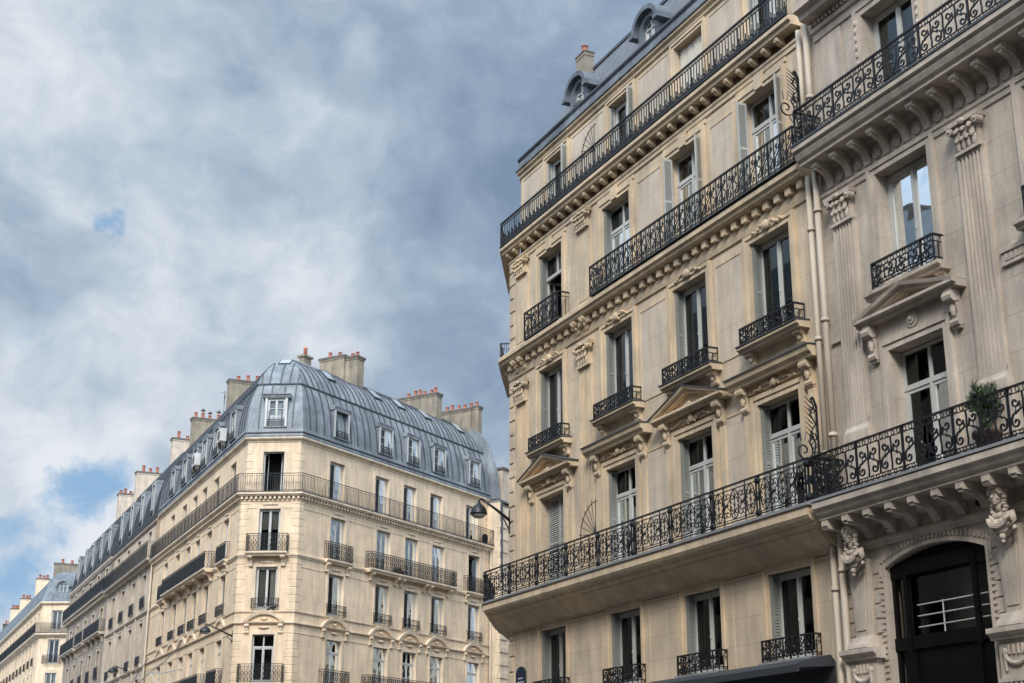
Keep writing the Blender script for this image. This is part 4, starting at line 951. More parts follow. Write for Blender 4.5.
# k convention: u_end + k*o ; outward offsets lengthen the canted corner
KL = {0: (0, K1), 1: (-K1, K2), 2: (-K2, 0)}
def cwall(frs, par, st, rows_, g5, e_o=-.22, ref=None, base_z=0, top_z=21.15, mid_z=17.9):
    b = MB(); Mi = ref.M.inverted()
    for k, (fr, u0, u1, _a, _b, cs, hw) in enumerate(frs):
        k0, k1 = KL[k] if len(frs) == 3 else (0, 0)
        q = wall_mb(u0, u1, base_z, mid_z, [(c-hw, c+hw, a, z) for a, z in rows_ for c in cs], roomd=1.4, depth=.3)
        q2 = wall_mb(u0+k0*e_o, u1+k1*e_o, mid_z, top_z, [(c-hw+(.0), c+hw, g5[0], g5[1]) for c in cs], o=e_o, roomd=1.2, depth=.3)
        b.add(q, Mi @ fr.M); b.add(q2, Mi @ fr.M)
    return b
b = cwall(faces, C_, stC, CR, G5, ref=F1_)
# quoins at both edges of the canted front
for fr, sgn, ue, kk in ((F1_, -1, 0, K1), (F3_, 1, 0, -K1), (F3_, -1, W3, K2), (F2_, 1, 0, -K2), (F2_, -1, E2, 0)):
    q = MB(); z = 4.0; i = 0
    while z < 20.6:
        e = -.22 if z > 17.9 else 0
        if not (10.9 < z < 11.6 or 17.5 < z < 18 or 14.4 < z < 14.75):
            wq = .46 if i % 2 else .36; prf = [(e, z), (e+.018, z+.015), (e+.018, z+.35), (e, z+.365)]
            if sgn > 0: q.prof(prf, ue, ue+wq, kk, 0)
            else: q.prof(prf, ue-wq, ue, 0, kk)
        z += .405; i += 1
    b.add(q, F1_.M.inverted() @ fr.M)
# back walls
pb = [F1_.M.inverted() @ p.to_3d() for p in (F1_.P(E1), F1_.P(E1, -11), F2_.P(E2, -11), F2_.P(E2))]
for a, c in ((0, 1), (1, 2), (2, 3)):
    b.face([(pb[a].x, pb[a].y, 0), (pb[c].x, pb[c].y, 0), (pb[c].x, pb[c].y, 21.1), (pb[a].x, pb[a].y, 21.1)])
part('wall', b.mesh('wall', [stC, room]), C_, F1_.M)
def around(name, prs, m, par=C_, frs=faces, dent=None, extra=None):
    b = MB()
    for k, (fr, u0, u1, _a, _b, cs, hw) in enumerate(frs):
        k0, k1 = KL[k]; q = MB()
        for pr in prs: q.prof(pr, u0, u1, k0, k1)
        if dent: dentils(q, u0+.05, u1-.05, *dent)
        b.add(q, F1_.M.inverted() @ fr.M)
    return part(name, b.mesh(name, m), par, F1_.M)
around('cornice', [[(0, 17.52), (.04, 17.53), (.05, 17.62), (0, 17.64)], [(0, 17.80), (.24, 17.80), (.28, 17.86), (.33, 17.88), (.33, 17.98), (0, 18.0)]], stCt, dent=(.265, 17.64, 17.80, .19, .13))
around('cornice', [[(-.22, 20.85), (-.18, 20.87), (-.16, 20.95), (-.05, 21.0), (.0, 21.06), (.0, 21.12), (-.22, 21.13)]], stCt)
around('string_course', [[(0, 14.45), (.05, 14.47), (.08, 14.55), (.12, 14.58), (.12, 14.66), (0, 14.7)]], stCt)
around('string_course', [[(0, 11.56), (.05, 11.57), (.07, 11.61), (.07, 11.66), (0, 11.68)]], stCt)
around('string_course', [[(0, 10.94), (.05, 10.95), (.12, 11.0), (.12, 11.06), (0, 11.09)]], stCt)
around('string_course', [[(0, 10.5), (.025, 10.5), (.025, 10.54), (0, 10.54)], [(0, 17.15), (.025, 17.15), (.025, 17.2), (0, 17.2)], [(0, 14.0), (.02, 14.0), (.02, 14.04), (0, 14.04)]], stCt)
around('string_course', [[(0, 7.5), (.05, 7.52), (.15, 7.6), (.15, 7.7), (0, 7.72)]], stCt)
def csurr(hw, z0, z1, kind):
    key = ('cs', kind, round(hw, 2), round(z1-z0, 2))
    if key in CACHE: return CACHE[key]
    b = MB(); H = z1-z0
    for sg in (-1, 1): xa, xb = sorted((sg*(hw+.002), sg*(hw+.16))); b.box(xa, xb, -.04, 0, 0, H+.16)
    b.box(-hw, hw, -.038, 0, H+.002, H+.16)
    if kind == 'key': b.ball((0, -.05, H+.26), (.22, .05, .08)); [b.ball((sg*.28, -.04, H+.24), (.14, .04, .05)) for sg in (-1, 1)]
    if kind == 'pedflat':
        cw = hw+.5; b.prof([(0, H+.55), (.08, H+.58), (.1, H+.66), (0, H+.68)], -cw, cw)
        arcp = segarc(0, H+.68, cw*.98, .58, 14); arci = segarc(0, H+.68, cw*.72, .36, 14)
        for i in range(14):
            a0, a1, b0, b1 = arcp[i], arcp[i+1], arci[i], arci[i+1]
            b.raw([(a0[0], -.11, a0[1]), (a1[0], -.11, a1[1]), (b1[0], -.11, b1[1]), (b0[0], -.11, b0[1]), (a0[0], 0, a0[1]), (a1[0], 0, a1[1]), (b1[0], 0, b1[1]), (b0[0], 0, b0[1])], [(0, 1, 2, 3), (0, 4, 5, 1), (3, 2, 6, 7), (0, 3, 7, 4), (1, 5, 6, 2)])
    if kind == 'ped':
        cw = hw+.52
        for sg in (-1, 1): console(b, sg*(hw+.33), .2, .15, H+.02, H+.55)
        b.prof([(0, H+.53), (.1, H+.54), (.17, H+.6), (.18, H+.66), (0, H+.68)], -cw, cw)
        arcp = segarc(0, H+.68, cw*.98, .52, 14); arci = segarc(0, H+.68, cw*.80, .36, 14)
        for i in range(14):
            a0, a1, b0, b1 = arcp[i], arcp[i+1], arci[i], arci[i+1]
            b.raw([(a0[0], -.17, a0[1]), (a1[0], -.17, a1[1]), (b1[0], -.14, b1[1]), (b0[0], -.14, b0[1]), (a0[0], 0, a0[1]), (a1[0], 0, a1[1]), (b1[0], 0, b1[1]), (b0[0], 0, b0[1])], [(0, 1, 2, 3), (0, 4, 5, 1), (3, 2, 6, 7), (0, 3, 7, 4), (1, 5, 6, 2)])
        b.ball((0, -.06, H+.82), (.2, .05, .07)); b.ball((0, -.06, H+.36), (.3, .05, .07))
    CACHE[key] = b; return b
rc = random.Random(11)
def cwindow(fr, par, u, z0, z1, hw, kind, o=0, m=stCt, opened=0, tr=None, bars=0, label=None, fm=None):
    w = hw*2; r_ = rc.random()
    cur = None if opened else [((-.44, -.12, .02, .97), (.12, .44, .02, .97)), ((-.44, .42, .02, .97),), ((-.44, -.1, .02, .97),), None, ((-.44, .42, .55, .97),)][int(r_*5)] if rc.random() < .7 else None
    wn = window(fr, par, u, z0, z1, w, o=o, depth=.15, curtain=cur, opened=opened, tr=tr, bars=bars, label=label, fm=fm, coat=False)
    if kind is not None:
        key = ('csm', kind, round(hw, 2), round(z1-z0, 2), m.name)
        if key not in CACHE: CACHE[key] = csurr(hw, z0, z1, kind).mesh('surround', m)
        part('surround', CACHE[key], wn, fr.M @ T(u, -o, z0))
    return wn
for k, (fr, u0, u1, _a, _b, cs, hw) in enumerate(faces):
    for i, u in enumerate(cs):
        side = k == 0
        w2 = cwindow(fr, C_, u, CR[0][0], CR[0][1], hw, 'pedflat' if side else 'ped', tr=.74)
        w3 = cwindow(fr, C_, u, CR[1][0], CR[1][1], hw, 'key')
        part('railing', rail_mesh('plain', 2*hw+.28, .55, .14, (1, 1)), w3, fr.M @ T(u-hw-.14, -.15, 11.77))
        w4 = cwindow(fr, C_, u, CR[2][0], CR[2][1], hw, 'key', opened=1 if (k == 2 and i == 4) else 0)
        w5 = cwindow(fr, C_, u, G5[0], G5[1], hw, 'flat', o=-.22, opened=1 if k == 1 else 0)
around_b = MB()
for k, (fr, u0, u1, _a, _b, cs, hw) in enumerate(faces):
    k0, k1 = KL[k]; q = MB(); q.prof([(-.22, 18.0), (.35, 18.0), (.35, 18.03), (-.22, 18.035)], u0, u1, k0, k1); around_b.add(q, F1_.M.inverted() @ fr.M)
cb5 = part('balcony', around_b.mesh('balcony', zincD), C_, F1_.M)
for k, (fr, u0, u1, _a, _b, cs, hw) in enumerate(faces):
    k0, k1 = KL[k]; a = u0+k0*.29; c = u1+k1*.29
    part('railing', rail_mesh('bars', c-a, .98, .29, (1 if k == 0 else 0, 1 if k == 2 else 0)), cb5, fr.M @ T(a, -.29, 18.04))
sl8 = [(0, -.14), (.32, -.14), (.36, -.1), (.42, -.08), (.46, -.02), (.46, .03), (0, .03)]
def slabp(d): return [(0, -.2), (d-.12, -.2), (d-.1, -.13), (d-.03, -.1), (d, -.05), (d, .02), (0, .03)]
balcony(F3_, C_, .48, 2.72, 14.72, .55, 'lattice', .98, slab=slabp(.55), m=stCt, brackets=(.72, 2.48), bz=.55)
balcony(F2_, C_, 3.43-1.15, 3.43+1.15, 14.72, .3, 'lattice', .98, slab=slabp(.3), m=stCt, brackets=(2.5, 4.36), bz=.5)
balcony(F2_, C_, 17.56-1.2, 17.56+1.2, 14.72, .3, 'lattice', .98, slab=slabp(.3), m=stCt, brackets=(16.6, 18.5), bz=.5)
balcony(F2_, C_, 6.05, 14.95, 14.72, .48, 'lattice', .98, slab=slabp(.48), m=stCt, brackets=(6.5, 8.95, 9.5, 11.85, 12.4, 14.5), bz=.45)
balcony(F1_, C_, -17.9, -5.6, 14.72, .62, 'lattice', .98, slab=slabp(.62), m=stCt, brackets=(-17.5, -14.8, -14.3, -12, -11.5, -9, -8.6, -6), bz=.5)
for u in (-3.2, -19.8): balcony(F1_, C_, u-1.15, u+1.15, 14.72, .3, 'lattice', .98, slab=slabp(.3), m=stCt, brackets=(u-.95, u+.95), bz=.5)
balcony(F3_, C_, .40, 2.80, 7.9, .55, 'lattice', .98, slab=slabp(.55), m=stCt, brackets=(.72, 2.48), bz=.5)
for u in (3.43, 17.56): balcony(F2_, C_, u-1.15, u+1.15, 7.9, .35, 'lattice', .92, slab=slabp(.35), m=stCt)
balcony(F2_, C_, 6.05, 14.95, 7.9, .5, 'lattice', .92, slab=slabp(.5), m=stCt)
for u in (-3.2, -19.8): balcony(F1_, C_, u-1.15, u+1.15, 7.9, .4, 'lattice', .95, slab=slabp(.4), m=stCt)
balcony(F1_, C_, -17.9, -5.6, 7.9, .6, 'lattice', .95, slab=slabp(.6), m=stCt)
# panels on the street front between windows
panels(15.0, 17.1, [(4.75, 6.55), (14.6, 16.3)], m=stC, fr=F2_, par=C_, bead=stCt, bw=.05, pj=.012); panels(18.15, 20.5, [(4.75, 6.6), (14.6, 16.35), (1.0, 2.2)], m=stC, o=-.22, fr=F2_, par=C_, bead=stCt, bw=.05, pj=.012)
for fr, u in ((F2_, E2-.12), (F1_, E1+.1)):
    b = MB(); b.tube([(u, -.14, 0), (u, -.14, 17.75)], .07, 8); part('drain_pipe', b.mesh('drain_pipe', pipeM, True), C_, fr.M)
# ---- zinc roof
PR = [(0, 21.13), (.02, 21.2), (-.01, 21.32), (-.06, 21.62), (-.10, 22.2), (-.20, 22.9), (-.38, 23.6), (-.64, 24.27), (-.66, 24.38), (-.92, 24.93), (-1.25, 25.42), (-1.68, 25.86), (-2.15, 26.17), (-2.63, 26.40)]
PT = [(-2.63, 26.40), (-3.4, 26.85), (-4.2, 27.28), (-4.9, 27.45), (-9, 27.6)]
def seams(b, pr, fr, u0, u1, k0, k1, sp, m=0, w=.036, h=.06, sk=0):
    q = MB(); n = int((u1-u0)/sp)
    for i in range(1, n+40):
        u = (u0+(u1-u0)*i/n if n else u0)+.05*math.sin(i*2.3)
        if u > u1+8: break
        pts = [(o, z) for o, z in pr if u0+k0*o-.001 < u < u1+k1*o+.001]
        for (o0, z0), (o1, z1) in zip(pts, pts[1:]):
            q.raw([(u-w/2, -o0, z0), (u+w/2, -o0, z0), (u+w/2, -o1, z1), (u-w/2, -o1, z1), (u-w/2, -o0-h, z0+.01), (u+w/2, -o0-h, z0+.01), (u+w/2, -o1-h*.8, z1+h*.5), (u-w/2, -o1-h*.8, z1+h*.5)],
                  [(0, 4, 7, 3), (1, 2, 6, 5), (4, 5, 6, 7)])
    b.add(q, F1_.M.inverted() @ fr.M, m)
b = MB(); Mi = F1_.M.inverted()
for k, (fr, u0, u1, _a, _b, cs, hw) in enumerate(faces):
    k0, k1 = KL[k]; q = MB(); q.sheet(PR, u0, u1, k0, k1)
    i0 = [i for i, p in enumerate(PR) if p[1] == 24.38][0]
    q.prof([(-.62, 24.27), (-.58, 24.29), (-.58, 24.34), (-.64, 24.38), (-.7, 24.38)], u0, u1, k0, k1, 1)
    q.prof([(-.02, 21.30), (.035, 21.34), (.035, 21.40), (-.03, 21.42)], u0, u1, k0, k1, 1)
    b.add(q, Mi @ fr.M)
    seams(b, PR[3:8], fr, u0, u1, k0, k1, .62, 2); seams(b, PR[8:-1] if k == 0 else PR[8:], fr, u0, u1, k0, k1, .50, 2)
    if k == 2: seams(b, PT[:3], fr, 6, u1, 0, 0, .50, 2)
j1, j2 = -2.63*K1, 2.63*K2
KH = 1.91
q = MB(); q.sheet([(o+2.63, z) for o, z in PT], 0, 30, -KH, 0); 
qq = MB()
for (o0, z0), (o1, z1) in zip(PT, PT[1:]):
    a0, a1 = j2+KH*(-o0-2.63), j2+KH*(-o1-2.63); qq.face([(min(a0, E2), -o0, z0), (E2, -o0, z0), (E2, -o1, z1), (min(a1, E2), -o1, z1)])
b.add(qq, Mi @ F2_.M); qq = MB()
for (o0, z0), (o1, z1) in zip(PT, PT[1:]):
    a0, a1 = j1-KH*(-o0-2.63), j1-KH*(-o1-2.63); qq.face([(E1, -o0, z0), (max(a0, E1), -o0, z0), (max(a1, E1), -o1, z1), (E1, -o1, z1)])
b.add(qq, Mi @ F1_.M)
roofC = part('roof', b.mesh('roof', [zinc, seamM, seamM]), C_, F1_.M)
# square dormers
def dormer(par, fr, u, z0, w, h, o=-.12, d=1.3, opened=0, dark=False, m=zinc, hat=1.0):
    hw = w/2; b = MB()
    for sg in (-1, 1): xa, xb = sorted((sg*hw, sg*(hw+.14))); b.box(xa, xb, 0, d, 0, h, 0); xa, xb = sorted((sg*hw, sg*(hw+.12))); b.box(xa, xb, -.02, 0, 0, h, 1)
    b.box(-hw-.12, hw+.12, -.021, .02, h, h+.13, 1); b.prof([(-.1, h), (.05*hat, h+.02), (.1*hat, h+.16), (.15*hat, h+.2), (.15*hat, h+.25), (-d, h+.30), (-d, h+.1)], -hw-.14-.14*hat, hw+.14+.14*hat, 0, 0, 0)
    b.box(-hw-.13, hw+.13, -.03, d, -.06, 0, 0)
    dm = part('dormer', b.mesh('dormer', [m, whiteP]), par, fr.M @ T(u, -o, z0))
    b = MB(); b.box(-hw, hw, .5, .55, 0, h); b.box(-hw, hw, .1, .5, -.01, 0); part('interior', b.mesh('interior', room), dm, fr.M @ T(u, -o, z0))
    if not dark: me_, pa, pb_ = win_meshes(w, h, None, 2, opened, whiteP); part('window', me_, dm, fr.M @ T(u, -o+.08, z0)); part('pane', pa, dm, fr.M @ T(u, -o+.08, z0))
    part('railing', rail_mesh('bars', w-.04, .4, 0, (0, 0)), dm, fr.M @ T(u-w/2+.02, -o-.05, z0+.0))
    return dm
for i, u in enumerate(CU2): dormer(roofC, F2_, u, 21.72, 1.16, 1.55, dark=(i == 0), hat=.5, o=0)
for u in CU1: dormer(roofC, F1_, u, 21.72, 1.10, 1.6, hat=.5, o=0)
dormer(roofC, F3_, 1.62, 21.72, 1.0, 1.6, o=-.02)
def skylight(par, fr, u, o, z, w, l, tilt):
    b = MB(); b.box(-w/2, w/2, -.13, .06, 0, l, 0); b.box(-w/2-.06, w/2+.06, -.05, .03, -.07, l+.07, 1); b.box(-w/2+.06, w/2-.06, -.14, -.13, .08, l-.06, 2)
    return part('skylight', b.mesh('skylight', [seamM, seamM, skyg]), par, fr.M @ T(u, -o, z) @ Matrix.Rotation(R(-tilt), 4, 'X'))
for u in (3.9, 8.5, 11.0, 13.9, 17.8): skylight(roofC, F2_, u, -1.30, 25.42, .78, .95, 46)
skylight(roofC, F3_, 1.56, -1.62, 25.7, .72, .75, 55)
P_ = lambda *f: [(x, rc.uniform(.28, .5), .12, 0) for x in f]
chimney(roofC, F2_, 7.5, 8.2, 2.2, 3.1, 24.9, 28.05, P_(.3, .7)); chimney(roofC, F2_, 7.35, 7.95, 3.1, 5.0, 24.9, 28.2, P_(.3, .7))
chimney(roofC, F2_, 19.6, 20.1, 1.1, 1.6, 24, 27.6, P_(.5)); chimney(roofC, F2_, 19.5, 20.1, 1.6, 5.0, 24, 27.5, P_(.05, .2, .34, .5, .62, .8))
chimney(roofC, F2_, 16.1, 16.7, 2.1, 5.2, 25, 27.8, P_(.1, .2, .38, .5, .62, .8))
chimney(roofC, F1_, -12.9, -12.3, 1.7, 4.2, 25, 27.9, P_(.25, .5, .75))
chimney(roofC, F1_, -23.7, -23.1, 1.7, 4.2, 25, 28.0, [(.1, .45, .12, 0), (.3, .45, .13, 1), (.5, .3, .12, 1), (.75, .45, .12, 1)])
b = MB(); b.box(-.35, .35, -.2, .2, -1.0, .75); b.box(-.45, .45, -.3, .3, .75, .87)
ch = part('chimney', b.mesh('chimney', [render_]), roofC, F2_.M @ T(5.2, 4.4, 26.95)); b = MB(); b.lathe([(.13, .87), (.11, 1.3), (.13, 1.32), (.13, 1.42), (.08, 1.42)], n=10); part('chimney_pot', b.mesh('chimney_pot', terra, True), ch, WM[ch])
# things standing on or hanging from it
def ac_unit(u, lab):
    b = MB(); b.box(-.42, .42, -.36, 0, 0, .75, 0); b.lathe([(.27, -.005), (.27, .02)], n=16)
    q = MB(); q.box(-.42, .42, -.36, 0, 0, .75, 0)
    for k in range(5): q.lathe([(.05+.055*k, 0), (.065+.055*k, 0), (.065+.055*k, .02), (.05+.055*k, .02)], n=18, m=1)
    q2 = MB(); q2.box(-.42, .42, -.36, 0, 0, .75, 0); f = MB(); f.lathe([(.3, 0), (.3, .012)], n=18, m=1); q2.add(f, T(0, -.36, .38) @ Matrix.Rotation(R(90), 4, 'X')); 
    q2.box(-.44, -.40, -.3, -.05, -.3, .0, 1); q2.box(.40, .44, -.3, -.05, -.3, 0, 1)
    g = MB(); g.box(-.425, -.42, -.32, -.04, .1, .65, 1); q2.add(g, Matrix())
    top('air_conditioner', q2.mesh('air_conditioner', [plastic, soot]), F1_.M @ T(u, -.02, 21.95), lab, 'air conditioner', 'air conditioners on the zinc roof')
ac_unit(-5.0, 'white air conditioner box on the zinc roof, nearest the canted corner'); ac_unit(-11.7, 'white air conditioner box on the zinc roof, farther down the street slope')
b = MB(); b.tube([(0, 0, 0), (0, 0, 1.9)], .02, 6)
for k in range(5): b.tube([(-.3+.04*k, 0, 1.1+.17*k), (.3-.04*k, 0, 1.1+.17*k)], .012, 5)
b.tube([(0, -.3, 1.75), (0, .3, 1.75)], .012, 5); b.ball((0, 0, 1.5), (.16, .04, .16))
top('antenna', b.mesh('antenna', soot), F1_.M @ T(-14.8, 2.0, 26.0), 'thin television aerial rising from the zinc roof between two chimneys', 'antenna')
b = MB(); b.ball((0, 0, .14), (.16, .08, .085), nu=10, nv=7); b.ball((.15, 0, .24), (.05, .045, .05), nu=8, nv=6); b.tube([(.12, 0, .18), (.15, 0, .23)], [.06, .04], 8); b.plate([(-.12, .17), (-.34, .06), (-.33, .03), (-.1, .1)], -.05, .05)
b.tube([(.19, 0, .24), (.23, 0, .23)], [.014, .004], 5); [b.tube([(x, 0, 0), (x, 0, .08)], .01, 5) for x in (-.02, .04)]
top('pigeon', b.mesh('pigeon', feather, True), F3_.M @ T(2.05, -.06, 11.68), 'dark pigeon perched on the ledge of the canted front', 'pigeon')
b = MB(); b.lathe([(.16, 0), (.2, .42), (.18, .42), (.15, .36)], n=12); b.ball((0, 0, .5), (.2, .2, .16))
top('planter', b.mesh('planter', black), F2_.M @ T(18.7, -.1, 18.05), 'black planter at the right end of the top balcony of the cream block', 'planter')

# ================================================================== NEIGHBOUR to its right, blank flank in view
N_ = root('pale_flank_building', 'pale building squeezed between the cream block and the beige building, showing a blank side wall', 'building', F2_.P(E2, .75))
b = MB(); e = .78
b.face([(E2, 0, 0), (E2, -e, 0), (E2, -e, 20.9), (E2, 0, 20.9)])
q = wall_mb(E2, 34, 0, 20.6, [(u-.6, u+.6, z, z+2.1) for u in (22.5, 25.5, 28.5, 31.5) for z in (8, 11.2, 14.4, 17.6)], o=e, roomd=1); b.add(q, Matrix())
for i in range(48):
    if i % 2: b.prof([(e, .4*i+.4), (e+.05, .4*i+.42), (e+.05, .4*i+.76), (e, .4*i+.78)], E2-.03, E2+.9)
    b.box(E2-.02, E2+.0, -e, -e+(.34 if i % 2 else .18), .4*i+.41, .4*i+.78)
b.face([(34, -e, 0), (34, 10, 0), (34, 10, 20.6), (34, -e, 20.6)])
part('wall', b.mesh('wall', [stCt, room]), N_, F2_.M)
b = MB()
prN = [(o+e*.78, z) for o, z in PR]
for (o0, z0), (o1, z1), (a0, y0), (a1, y1) in zip(prN, prN[1:], PR, PR[1:]): b.face([(E2+.01, -o0, z0), (E2+.01, -o1, z1), (E2+.01, -a1+.3, y1), (E2+.01, -a0+.3, y0)])
b.box(E2-.02, 34, -e-.06, 9, 20.9, 21.02)
for (o0, z0), (o1, z1) in zip(prN, prN[1:]): b.face([(E2+.01, -o0, z0), (E2+.25, -o0, z0), (E2+.25, -o1, z1), (E2+.01, -o1, z1)])
b.prof([(.12, 20.9), (.86, 20.9), (.86, 21.06), (.12, 21.06)], E2, E2+.03, m=1); b.prof([(e, 15.9), (e+.1, 15.9), (e+.1, 21.0), (e, 21.0)], E2-.02, E2+.15, m=1)
part('roof', b.mesh('roof', [zinc, zincD]), N_, F2_.M)
b = MB(); b.box(E2+.6, E2+1.8, -e+.2, -e+1.2, 20, 23.2); b.box(E2+.5, E2+1.9, -e+.1, -e+1.3, 23.2, 23.35, 1)
part('chimney', b.mesh('chimney', [stD, soot]), N_, F2_.M)

# ================================================================== ROW FURTHER DOWN THE STREET
def plain_building(name, label, fr, u0, u1, cs, rws, g5, z5, ez, st, stt, tz_rail=.9, depth=11, hw=.66, ped=True, drails=None):
    Rt = root(name, label, 'building', fr.P(u1))
    b = wall_mb(u0, u1, 0, z5, [(c-hw, c+hw, a, z) for a, z in rws for c in cs], roomd=1.2, depth=.3); wall_mb(u0, u1, z5, ez, [(c-hw*.9, c+hw*.9, g5[0], g5[1]) for c in cs], o=-.15, roomd=1, depth=.3, b=b)
    b.face([(u0, 0, 0), (u0, depth, 0), (u0, depth, ez), (u0, 0, ez)]); b.face([(u0, depth, 0), (u1, depth, 0), (u1, depth, ez), (u0, depth, ez)]); b.face([(u1, 0, 0), (u1, depth, 0), (u1, depth, ez), (u1, 0, ez)])
    part('wall', b.mesh('wall', [st, room]), Rt, fr.M); return Rt
Dn = [-27.3, -31.5, -35.8, -40.1]
D_ = plain_building('slate_roofed_building', 'tall building with dark slate mansard just left of the zinc-roofed cream block', F1_, -42.7, E1, Dn, [(7.4, 10.2), (11.12, 14.05), (15.0, 17.4)], (18.5, 20.5), 18.1, 20.95, stD, stDt)
b = MB(); b.prof([(0, 17.75), (.05, 17.77), (.1, 17.95), (.5, 18.05), (.55, 18.2), (0, 18.22)], -42.7, E1); dentils(b, -42.5, E1-.2, .4, 17.82, 18.03, .3, .14)
part('cornice', b.mesh('cornice', stDt), D_, F1_.M)
b = MB(); b.prof([(-.15, 20.75), (-.05, 20.78), (.04, 20.88), (.04, 20.95), (-.15, 21.0)], -42.7, E1); part('cornice', b.mesh('cornice', stDt), D_, F1_.M)
for z in (14.5, 10.75): b = MB(); b.prof([(0, z), (.06, z+.02), (.15, z+.14), (.15, z+.22), (0, z+.25)], -42.7, E1); part('string_course', b.mesh('string_course', stDt), D_, F1_.M)
b = MB(); b.prof([(0, 18.22), (.58, 18.22), (.58, 18.26), (0, 18.27)], -42.6, E1-.1); bD = part('balcony', b.mesh('balcony', zincD), D_, F1_.M); part('railing', rail_mesh('bars', 18.1, 1.1, .5, (1, 1)), bD, F1_.M @ T(-42.55, -.52, 18.26))
for u in Dn:
    w_ = cwindow(F1_, D_, u, 7.4, 10.2, .66, 'pedflat', m=stDt); w_ = cwindow(F1_, D_, u, 11.14, 14.03, .66, 'key', m=stDt); part('railing', rail_mesh('lattice', 1.5, .62, .1, (1, 1)), w_, F1_.M @ T(u-.75, -.12, 11.14))
    w_ = cwindow(F1_, D_, u, 15.02, 17.38, .66, 'key', m=stDt); part('railing', rail_mesh('lattice', 1.6, .8, .1, (1, 1)), w_, F1_.M @ T(u-.8, -.12, 15.04)); cwindow(F1_, D_, u, 18.5, 20.48, .59, 'flat', o=-.15, m=stDt)
for u in (-42.45, -24.65, -29.4, -33.65, -38): b = MB(); b.box(u-.22, u+.22, -.09, 0, 7, 17.7); part('pilaster', b.mesh('pilaster', stDt), D_, F1_.M)
PD = [(.05, 21.0), (-.05, 21.1), (-.14, 21.9), (-.4, 23.2), (-.8, 24.5), (-1.4, 25.7), (-2.3, 26.4), (-5, 27.1), (-9, 27.2)]
b = MB(); b.sheet(PD[:6], -42.7, E1); b.sheet(PD[5:], -42.7, E1, m=1); b.prof([(-1.4, 25.6), (-1.35, 25.75), (-1.5, 25.85), (-1.6, 25.7)], -42.7, E1, m=1)
rD = part('roof', b.mesh('roof', [slateD, zinc]), D_, F1_.M)
for u in Dn: dormer(rD, F1_, u, 21.6, .9, 2.3, o=-.12, m=zinc, hat=.15)
chimney(rD, F1_, -30.6, -30.0, 1.7, 3.6, 24, 28.1, [(.25, .6, .12, 0), (.6, .3, .12, 0)], m=stD)
chimney(rD, F1_, -42.3, -41.6, 1.2, 4.0, 24, 27.9, [(.2, .6, .13, 0), (.4, .4, .13, 0), (.6, .55, .13, 0), (.9, .3, .13, 0)], m=stD)
En = [-45.7, -50.0, -54.4, -58.7, -63.0]
Eb = plain_building('dark_balconied_building', 'weathered darker building with three heavy first-row balconies and a curved zinc roof end', F1_, -66.1, -42.7, En, [(7.3, 9.9), (11.6, 13.9), (15.2, 17.3)], (18.8, 20.55), 18.4, 21.0, stE, stE)
b = MB(); b.prof([(0, 17.9), (.06, 17.95), (.15, 18.15), (.5, 18.25), (.5, 18.4), (0, 18.42)], -66.2, -42.75); dentils(b, -66, -43, .5, 17.95, 18.2, .35, .2); part('cornice', b.mesh('cornice', stDt), Eb, F1_.M)
b = MB(); b.prof([(-.15, 20.7), (-.05, 20.75), (.08, 20.95), (.1, 21.1), (-.15, 21.12)], -66.1, -42.75); part('cornice', b.mesh('cornice', stDt), Eb, F1_.M)
b = MB(); b.prof([(0, 18.42), (.55, 18.42), (.55, 18.46), (0, 18.47)], -66.2, -42.8); bE = part('balcony', b.mesh('balcony', zincD), Eb, F1_.M); part('railing', rail_mesh('lattice', 23.3, .95, .5, (1, 1)), bE, F1_.M @ T(-66.15, -.5, 18.46))
for a, c in ((-65.8, -57.5), (-56.4, -52.4), (-51.6, -43.4)): balcony(F1_, Eb, a, c, 15.2, .55, 'lattice', 1.0, slab=slabp(.55), m=stDt, brackets=[a+.4+(c-a-.8)*k/3 for k in range(4)], bz=.6)
for u in En:
    cwindow(F1_, Eb, u, 7.3, 9.88, .66, 'key', m=stDt); w_ = cwindow(F1_, Eb, u, 11.62, 13.88, .66, 'key', m=stDt); part('railing', rail_mesh('lattice', 1.6, .95, .12, (1, 1)), w_, F1_.M @ T(u-.8, -.13, 11.62))
    cwindow(F1_, Eb, u, 15.22, 17.28, .66, 'key', m=stDt); cwindow(F1_, Eb, u, 18.8, 20.53, .59, 'key', o=-.15, m=stDt)
b = MB(); PE = [(.06, 21.12), (-.05, 21.2), (-.14, 21.9), (-.4, 23.2), (-.8, 24.5), (-1.4, 25.7), (-2.3, 26.4), (-5, 27.1), (-9, 27.2)]
b.sheet(PE[:6], -66.2, -42.75, -1.1, 0, 1); b.sheet(PE[5:], -66.2, -42.75, -1.1, 0); q = MB(); q.sheet(PE, 0, 11, 0, 0)
for (o0, z0), (o1, z1) in zip(PE, PE[1:]): b.face([(-66.2-1.1*o0, -o0, z0), (-66.2-1.1*o1, -o1, z1), (-66.2-1.1*o1, 11, z1), (-66.2-1.1*o0, 11, z0)])
rE = part('roof', b.mesh('roof', [zinc, slateD]), Eb, F1_.M)
for u in En: dormer(rE, F1_, u, 21.6, .9, 2.3, o=-.12, m=zinc, hat=.15)
chimney(rE, F1_, -52.6, -51.8, 1.5, 3.4, 24, 28.1, [(.1, .3, .14, 0), (.3, .5, .14, 0), (.55, .3, .14, 0), (.75, .35, .14, 0)], m=stD)
